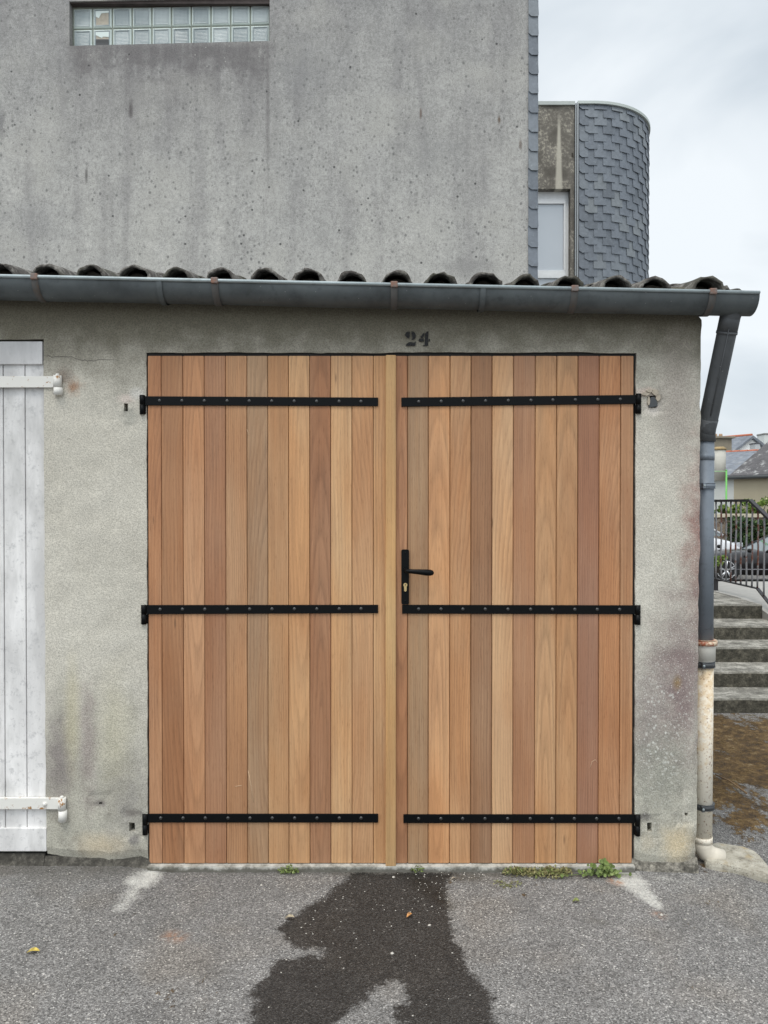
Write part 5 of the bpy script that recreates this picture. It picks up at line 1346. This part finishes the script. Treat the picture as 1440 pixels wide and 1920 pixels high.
chimney('broad brown rendered chimney with two clay pots above the rooftops', 1334, 1372, 818, 850, 31.0, 1.0, cm1, [(1345, 1352, 812), (1355, 1362, 812)], cm1)
chimney('round pale streaked chimney with an orange lichened cap below the broad one', 1338, 1360.5, 838, 896, 25.0, .6, cm2, [], cc, True, 6)
chimney('narrow dark and white chimney beside the gabled house', 1416, 1425, 830, 852, 30.0, .5, mat_simple('grey_white_render', (.45, .46, .46), .9), [], mat_simple('dark_cap', (.10, .10, .11), .9), False, 2)
chimney('square cream chimney at the upper right edge of the skyline', 1433, 1450, 812, 834, 38.0, .8, wm1, [], mat_simple('grey_cap', (.2, .2, .19), .9), False, 3)
# green pole
YG = 20.4; p = at(1362, 882, YG); gp = thing('green_pole', (p.x, YG, -.4), 'bright green metal post with a thin crossbar in front of the white house', 'pole')
gmat = mat_simple('green_paint', (.12, .42, .08), .45, var=.08); b = MB(); b.tube([(p.x, YG, -.8), (p.x, YG, p.z)], .026, 14); b.tube([(p.x, YG, p.z), (p.x, YG, p.z+.025)], [.030, .018], 14); b.build('post', gmat, gp)
b = MB(); q = at(1300, 882.5, YG); b.tube([(p.x, YG, p.z-.03), (q.x-1, YG, p.z-.03)], .013, 8); b.build('crossbar', mat_simple('pale_green_paint', (.38, .62, .34), .5), gp)

# ---- cars
def car(name, label, paint, c, L, W_, H, face, hood, zg, tinted, yaw=0.0, wsb=.20):
    """side-on car: face = +1 nose to +x; c = (x, y) centre"""
    t_ = thing(name, (c[0], c[1], zg), label, 'car'); t_.rotation_euler = (0, 0, yaw)
    Mt = Matrix.Translation(Vector((c[0], c[1], zg))) @ Matrix.Rotation(yaw, 4, 'Z')
    def w2(p): return Mt @ Vector((p[0]*face, p[1], p[2]))
    # stations along the body from tail (-L/2) to nose (L/2): (x, z_low, z_belt, half width)
    S = [(-.50, .36, .80, .80), (-.47, .24, .95, .90), (-.40, .20, 1.0, .97), (-.2, .19, .99, 1), (0, .19, .97, 1), (.14, .19, .95, 1), (.30, .20, .90, .97), (.40, .21, .82, .94), (.47, .24, .72, .88), (.50, .34, .60, .78)]
    V = []; F = []; hb = hood
    for (x, zl, zb, hw) in S:
        hw *= W_/2; zb *= hb
        ring = [(0, zl), (hw*.85, zl), (hw, zl+.10), (hw, zl+(zb-zl)*.55), (hw*.97, zb-.07), (hw*.86, zb), (0, zb+.02)]
        for (y, z) in ring: V.append(w2((x*L, y, z)))
        for (y, z) in ring[::-1][1:-1]: V.append(w2((x*L, -y, z)))
    n = 12
    for i in range(len(S)-1):
        for k in range(n): F.append((i*n+k, i*n+(k+1) % n, (i+1)*n+(k+1) % n, (i+1)*n+k))
    F += [tuple(range(n)), tuple((len(S)-1)*n+k for k in range(n))[::-1]]
    b = MB().add(V, F, 0, True); body = b.build('body', paint, t_)
    # glasshouse
    G = [(-.46, hb*.98, .70), (-.34, H-.06, .60), (-.15, H, .60), (wsb-.17, H-.03, .60), (wsb, hb*.95, .78)]
    b = MB(); V = []; F = []
    for (x, z, hw) in G:
        hb2 = .86*W_/2; 
        zb = hb*.96
        ring = [(hb2, zb-.02), (hw*W_/2, z), (-hw*W_/2, z), (-hb2, zb-.02)]
        if abs(z-zb) < .1: ring = [(hb2, zb-.03), (hb2*.98, zb), (-hb2*.98, zb), (-hb2, zb-.03)]
        for (y, zz) in ring: V.append(w2((x*L, y, zz)))
    for i in range(len(G)-1):
        for k in range(4): F.append((i*4+k, i*4+(k+1) % 4, (i+1)*4+(k+1) % 4, (i+1)*4+k))
    b.add(V, F); b.build('glass', tinted, t_)
    b = MB()   # roof skin and pillars
    for s in (-1, 1):
        for i in range(len(G)-1):
            (x0, z0, h0), (x1, z1, h1) = G[i], G[i+1]
            y0 = (h0 if abs(z0-hb*.96) > .1 else .85)*W_/2; y1 = (h1 if abs(z1-hb*.96) > .1 else .85)*W_/2
            b.tube([w2((x0*L, s*y0, z0)), w2((x1*L, s*y1, z1))], .035, 6)
        for xx in (-.12,): b.tube([w2((xx*L, s*.87*W_/2, hb*.95)), w2((xx*L, s*.60*W_/2, H-.01))], .03, 6)
    V = [w2((x*L, y*.60*W_/2, z+.012)) for (x, z, _) in G[1:4] for y in (-1, 1)]
    b.add(V, [(0, 1, 3, 2), (2, 3, 5, 4)]); b.build('roof_panel', paint, t_)
    for xx in (-.31, .32):
        for s in (-1, 1):
            b = MB(); cen = w2((xx*L, s*(W_/2-.11), .32)); ax = (w2((0, 1, 0))-w2((0, 0, 0))).normalized()*s
            b.tube([cen-ax*.10, cen+ax*.105, cen+ax*.12], [.32, .32, .29], 28); wh = b.build('wheel', mat_simple('tyre_rubber', (.012, .012, .013), .8), t_)
            b = MB(); xd = (w2((1, 0, 0))-w2((0, 0, 0))).normalized(); up = Vector((0, 0, 1))
            b.tube([cen+ax*.118, cen+ax*.124], .05, 14)
            for k in range(5):
                for dq in (-.13, .13):
                    q = k*2*math.pi/5+.3; p0 = cen+ax*.124+(xd*math.cos(q)+up*math.sin(q))*.03; p1 = cen+ax*.124+(xd*math.cos(q+dq)+up*math.sin(q+dq))*.215
                    b.tube([p0, p1], .013, 6)
            for k in range(24):
                q, q2 = k*math.pi/12, (k+1)*math.pi/12; b.tube([cen+ax*.122+(xd*math.cos(q)+up*math.sin(q))*.218, cen+ax*.122+(xd*math.cos(q2)+up*math.sin(q2))*.218], .011, 5)
            b.build('rim', mat_simple('alloy', (.62, .63, .65), .3, .7), wh)
    for s in (-1, 1):
        b = MB(); c0 = w2((.195*L, s*(W_/2+.06), hb*.95+.05)); bm = bmesh.new(); bmesh.ops.create_uvsphere(bm, u_segments=12, v_segments=8, radius=1)
        for v in bm.verts: v.co = Vector(c0)+Vector((v.co.x*.05, v.co.y*.095, v.co.z*.05))
        b.bm(bm, 0, True); b.build('wing_mirror', M['frame'] if paint is not M['carw'] else paint, t_)
        b = MB(); b.box(*[tuple(f(a__, b__) for a__, b__ in zip(w2((.455*L, s*W_*.42, hb*.66)), w2((.492*L, s*W_*.27, hb*.78)))) for f in (min, max)], 0, .01); b.build('headlight', mat_simple('lamp_glass', (.6, .62, .66), .1), t_)
        b = MB(); b.tube([w2((-.30*L, s*(W_/2+.004), .34)), w2((.32*L, s*(W_/2+.004), .34))], .012, 5); b.build('side_moulding', mat_simple('moulding', (.18, .18, .2), .3, .5), t_)
    return t_
t = NT('white_car_paint'); M['carw'] = t.fin((.66, .67, .69), .22, 0, None, spec=.6)
t = NT('black_car_paint'); M['cark'] = t.fin((.008, .007, .008), .2, 0, None, spec=.4)
t = NT('car_glass'); M['carg'] = t.fin((.10, .13, .14), .04, 0, None, spec=1.0)
yw_ = 20.7+CAMY; zg = -.28
car('parked_car', 'white parked car mostly hidden behind the black car and the downpipe', M['carw'], (X_(1399, yw_)-2.05, yw_+.85), 4.1, 1.76, 1.62, 1, 1.18, zg, M['carg'], wsb=.36)
zg2 = -.215
car('parked_car', 'black parked car with spoked silver wheel behind the railing', M['cark'], (X_(1361, 14.9)+1.34, 15.6), 4.2, 1.70, 1.17, -1, .78, zg2, M['carg'], yaw=R(-2), wsb=.08)

# ------------------------------------------------------------------ SMALL THINGS ON THE GROUND
def hz(x, y): return float(hground(x, y))
def weed(name, px, py, n, rad, h, size, mat, label, seed, cat='weed', group=None, flat=1.2, stalks=10):
    g_ = g2(px, py); y = min(g_[1], -.012-rad*.4); x = g_[0]; z = hz(x, y); t_ = thing(name, (x, y, z), label, cat, group)
    def fn(r):
        a_ = r.uniform(0, 6.28); q = r.random()**.6*rad; return (x+math.cos(a_)*q*1.5, min(-.01, y+math.sin(a_)*q*.7), z+.004+h*r.random()*(1-q/rad*.5))
    leaf_cloud('leaves', n, fn, size, mat, t_, seed, flat)
    b = MB(); r = random.Random(seed)
    for k in range(stalks):
        p = fn(r); b.tube([(x+r.uniform(-.3, .3)*rad, y, z-.003), ((x+p[0])/2, (y+p[1])/2, z+h*.4), p], [.0016, .0013, .0008], 4)
    b.build('stalks', mat_simple('weed_stalk', (.16, .17, .06), .8), t_); return t_
def roundweed():
    # the plump round-leaved plant by the right end of the sill
    x, y = g2(1128, 1640); y = -.035; z = hz(x, y); t_ = thing('round_leaved_weed', (x, y, z), 'plump round-leaved green weed at the right foot of the wooden door', 'weed')
    r = random.Random(8); V = []; F = []; T = []; b = MB()
    for i in range(95):
        u = r.gauss(0, 1); a_ = r.uniform(0, 6.28); q = abs(r.gauss(0, .45)); cx_ = x+math.cos(a_)*q*.13*(1.3 if math.cos(a_) < 0 else .75)+.01; cz_ = z+.012+r.random()*.065*max(.15, 1-q)
        cy_ = y-.01-r.random()*.05; s = r.uniform(.006, .0118); nrm = Vector((r.gauss(0, .5), -1, .9+r.gauss(0, .4))).normalized(); A_ = nrm.orthogonal().normalized(); B_ = nrm.cross(A_)
        b0 = len(V); c = Vector((cx_, cy_, cz_)); V.append(c-nrm*s*.2); V += [c+A_*math.cos(k*.785)*s+B_*math.sin(k*.785)*s*.92 for k in range(8)]
        F += [(b0, b0+1+k, b0+1+(k+1) % 8) for k in range(8)]; T += [r.random()]*9
        b.tube([(x+r.uniform(-.02, .02), y, z), tuple(c)], [.0015, .001], 4)
    obj('leaves', V, F, M['weed'], t_, attrs=dict(tone=T)); b.build('stalks', mat_simple('green_stalk', (.14, .20, .06), .8), t_)
roundweed()
weed('small_weed', 541, 1636, 110, .035, .035, .008, M['weed'], 'small yellowish weed tuft at the sill below the left door leaf', 41)
weed('small_weed', 783, 1634, 70, .022, .03, .008, M['weed'], 'tiny bright green weed at the sill just right of the cover strip', 42)
weed('grass_tuft', 1030, 1640, 340, .075, .035, .009, M['dry'], 'low straggly grass and weed mat at the sill below the right leaf', 43, 'grass tuft', stalks=50)
weed('grass_tuft', 968, 1640, 170, .045, .04, .008, M['dry'], 'thin dry grass tuft left of the straggly mat at the sill', 44, 'grass tuft', stalks=26)
weed('small_weed', 950, 1660, 60, .05, .012, .006, M['dry'], 'flat sparse weed creeping on the asphalt right of the wet patch top', 45)
def leaf(px, py, L, W_, rot, col, label):
    x, y = g2(px, py); z = hz(x, y)+.004; c, s = math.cos(rot), math.sin(rot); V = []; F = []; n = 8
    for i in range(n+1):
        t_ = i/n; w_ = W_*math.sin(math.pi*min(1, t_*.96+.02))**.8; u = (t_-.5)*L; cur = .006*math.sin(t_*3)+.004*t_
        for k, (v, dz) in enumerate(((-w_, .005), (0, 0), (w_, .006))): V.append((x+u*c-v*s, y+u*s+v*c, z+cur+dz*abs(w_)/W_))
    for i in range(n):
        for k in range(2): F.append((i*3+k, i*3+3+k, i*3+4+k, i*3+1+k))
    m_ = n+1; V2 = V+[(a_, b_, c_-.0008) for a_, b_, c_ in V]; k_ = len(V); F2 = F+[tuple(q+k_ for q in f[::-1]) for f in F]
    t__ = NT('fallen_leaf'); mm = t__.fin(t__.mix(t__.rng(t__.noise(70, 4), .45, .6), col, tuple(q*.45 for q in col)), .6)
    o = obj('fallen_leaf', V2, F2, mm, None, smooth=True); setp(o, label, 'leaf'); return o
leaf(62, 1794, .048, .011, .1, (.66, .50, .10), 'yellow fallen leaf alone on the grey asphalt at lower left')
leaf(768, 1720, .030, .009, .6, (.50, .24, .08), 'small orange fallen leaf lying on the dark wet patch')
leaf(543, 1724, .040, .011, .0, (.40, .34, .24), 'tan dry leaf at the left tip of the wet patch')
leaf(1080, 1693, .030, .012, -.2, (.22, .26, .08), 'small green leaf on the dry asphalt below the right door leaf')
leaf(850, 1652, .030, .005, .3, (.50, .42, .32), 'curled pale leaf scrap near the sill at the wet patch top')
# loose grit, one object
def grit():
    r = random.Random(77); V = []; F = []
    def stone(x, y, s):
        z = hz(x, y); b0 = len(V)
        for k in range(5):
            a_ = k*1.2566+r.uniform(-.3, .3); V.append((x+math.cos(a_)*s*r.uniform(.7, 1.2), y+math.sin(a_)*s*r.uniform(.7, 1.2), z+s*.15))
        V.append((x+r.uniform(-.3, .3)*s, y, z+s*r.uniform(.6, 1.0)))
        for k in range(5): F.append((b0+k, b0+(k+1) % 5, b0+5))
    for _ in range(500):
        x = r.uniform(-1.9, 1.9); y = -abs(r.gauss(0, .5))-.03; stone(x, y, r.uniform(.0018, .0042))
    for _ in range(170):
        x, y = g2(r.gauss(850, 70), 1632+80*r.random()**1.6); stone(x, y, r.uniform(.0015, .0036))
    for (px, py) in ((738, 1645), (848, 1652), (805, 1735), (1290, 1711), (1387, 1715), (735, 1788), (1183, 1692), (780, 1640), (870, 1640), (810, 1700), (490, 1660), (1010, 1742), (905, 1640), (1240, 1715), (1285, 1722)):
        x, y = g2(px, py); stone(x, y, r.uniform(.004, .009))
    t_ = NT('pale_grit'); m_ = t_.fin(t_.mix(t_.noise(40, 2), (.22, .20, .17), (.66, .63, .57)), .9)
    o = obj('loose_grit', V, F, m_); setp(o, 'pale loose grit and chips scattered on the asphalt before the doors', 'grit', kind='stuff')
grit()
# dry moss strands and a twig by the steps
def strands():
    r = random.Random(5); V = []; F = []
    for _ in range(420):
        px, py = r.uniform(1335, 1520), 1345+200*r.random()**1.4
        if px < 1340 and py > 1500: continue
        x, y = g2(px, py, -.01); a_ = r.gauss(.2, .6); L = r.uniform(.02, .11); z = hz(x, y)+.004; w_ = .0013+.0006*(y+3.6)/3
        dx, dy = math.cos(a_)*L/2, math.sin(a_)*L/2; b0 = len(V); h = r.uniform(.004, .015)
        V.extend([(x-dx, y-dy, z), (x-dx, y-dy-w_, z+w_), (x, y, z+h), (x, y-w_, z+h+w_), (x+dx, y+dy, z+.002), (x+dx, y+dy-w_, z+.002+w_)])
        F.extend([(b0, b0+1, b0+3, b0+2), (b0+2, b0+3, b0+5, b0+4)])
    o = obj('dry_moss', V, F, mat_simple('straw', (.40, .32, .18), .9, var=.4, scale=3)); setp(o, 'dry brown moss and straw strewn on the asphalt below the steps', 'moss', kind='stuff')
strands()
a_, b_ = g2(1341, 1455, -.02), g2(1400, 1490, -.02)
tw_ = MB().tube([(a_[0], a_[1], -.01), ((a_[0]+b_[0])/2, (a_[1]+b_[1])/2+.02, .0), (b_[0], b_[1], -.012)], [.004, .0045, .006], 6).build('twig', mat_simple('bark', (.20, .13, .07), .9))
setp(tw_, 'thin dry twig lying on the mossy asphalt right of the downpipe', 'twig')

GR_ = {'chimney': 'chimneys above the rooftops', 'car': 'cars parked behind the railing', 'shrub': 'shrubs beyond the railing', 'house': 'houses on the skyline',
       'leaf': 'fallen leaves on the asphalt', 'weed': 'weeds growing along the door sill', 'grass tuft': 'grass tufts along the door sill'}
for o in list(SC.objects):
    if o.parent is None and o.get('category') in GR_: o['group'] = GR_[o['category']]
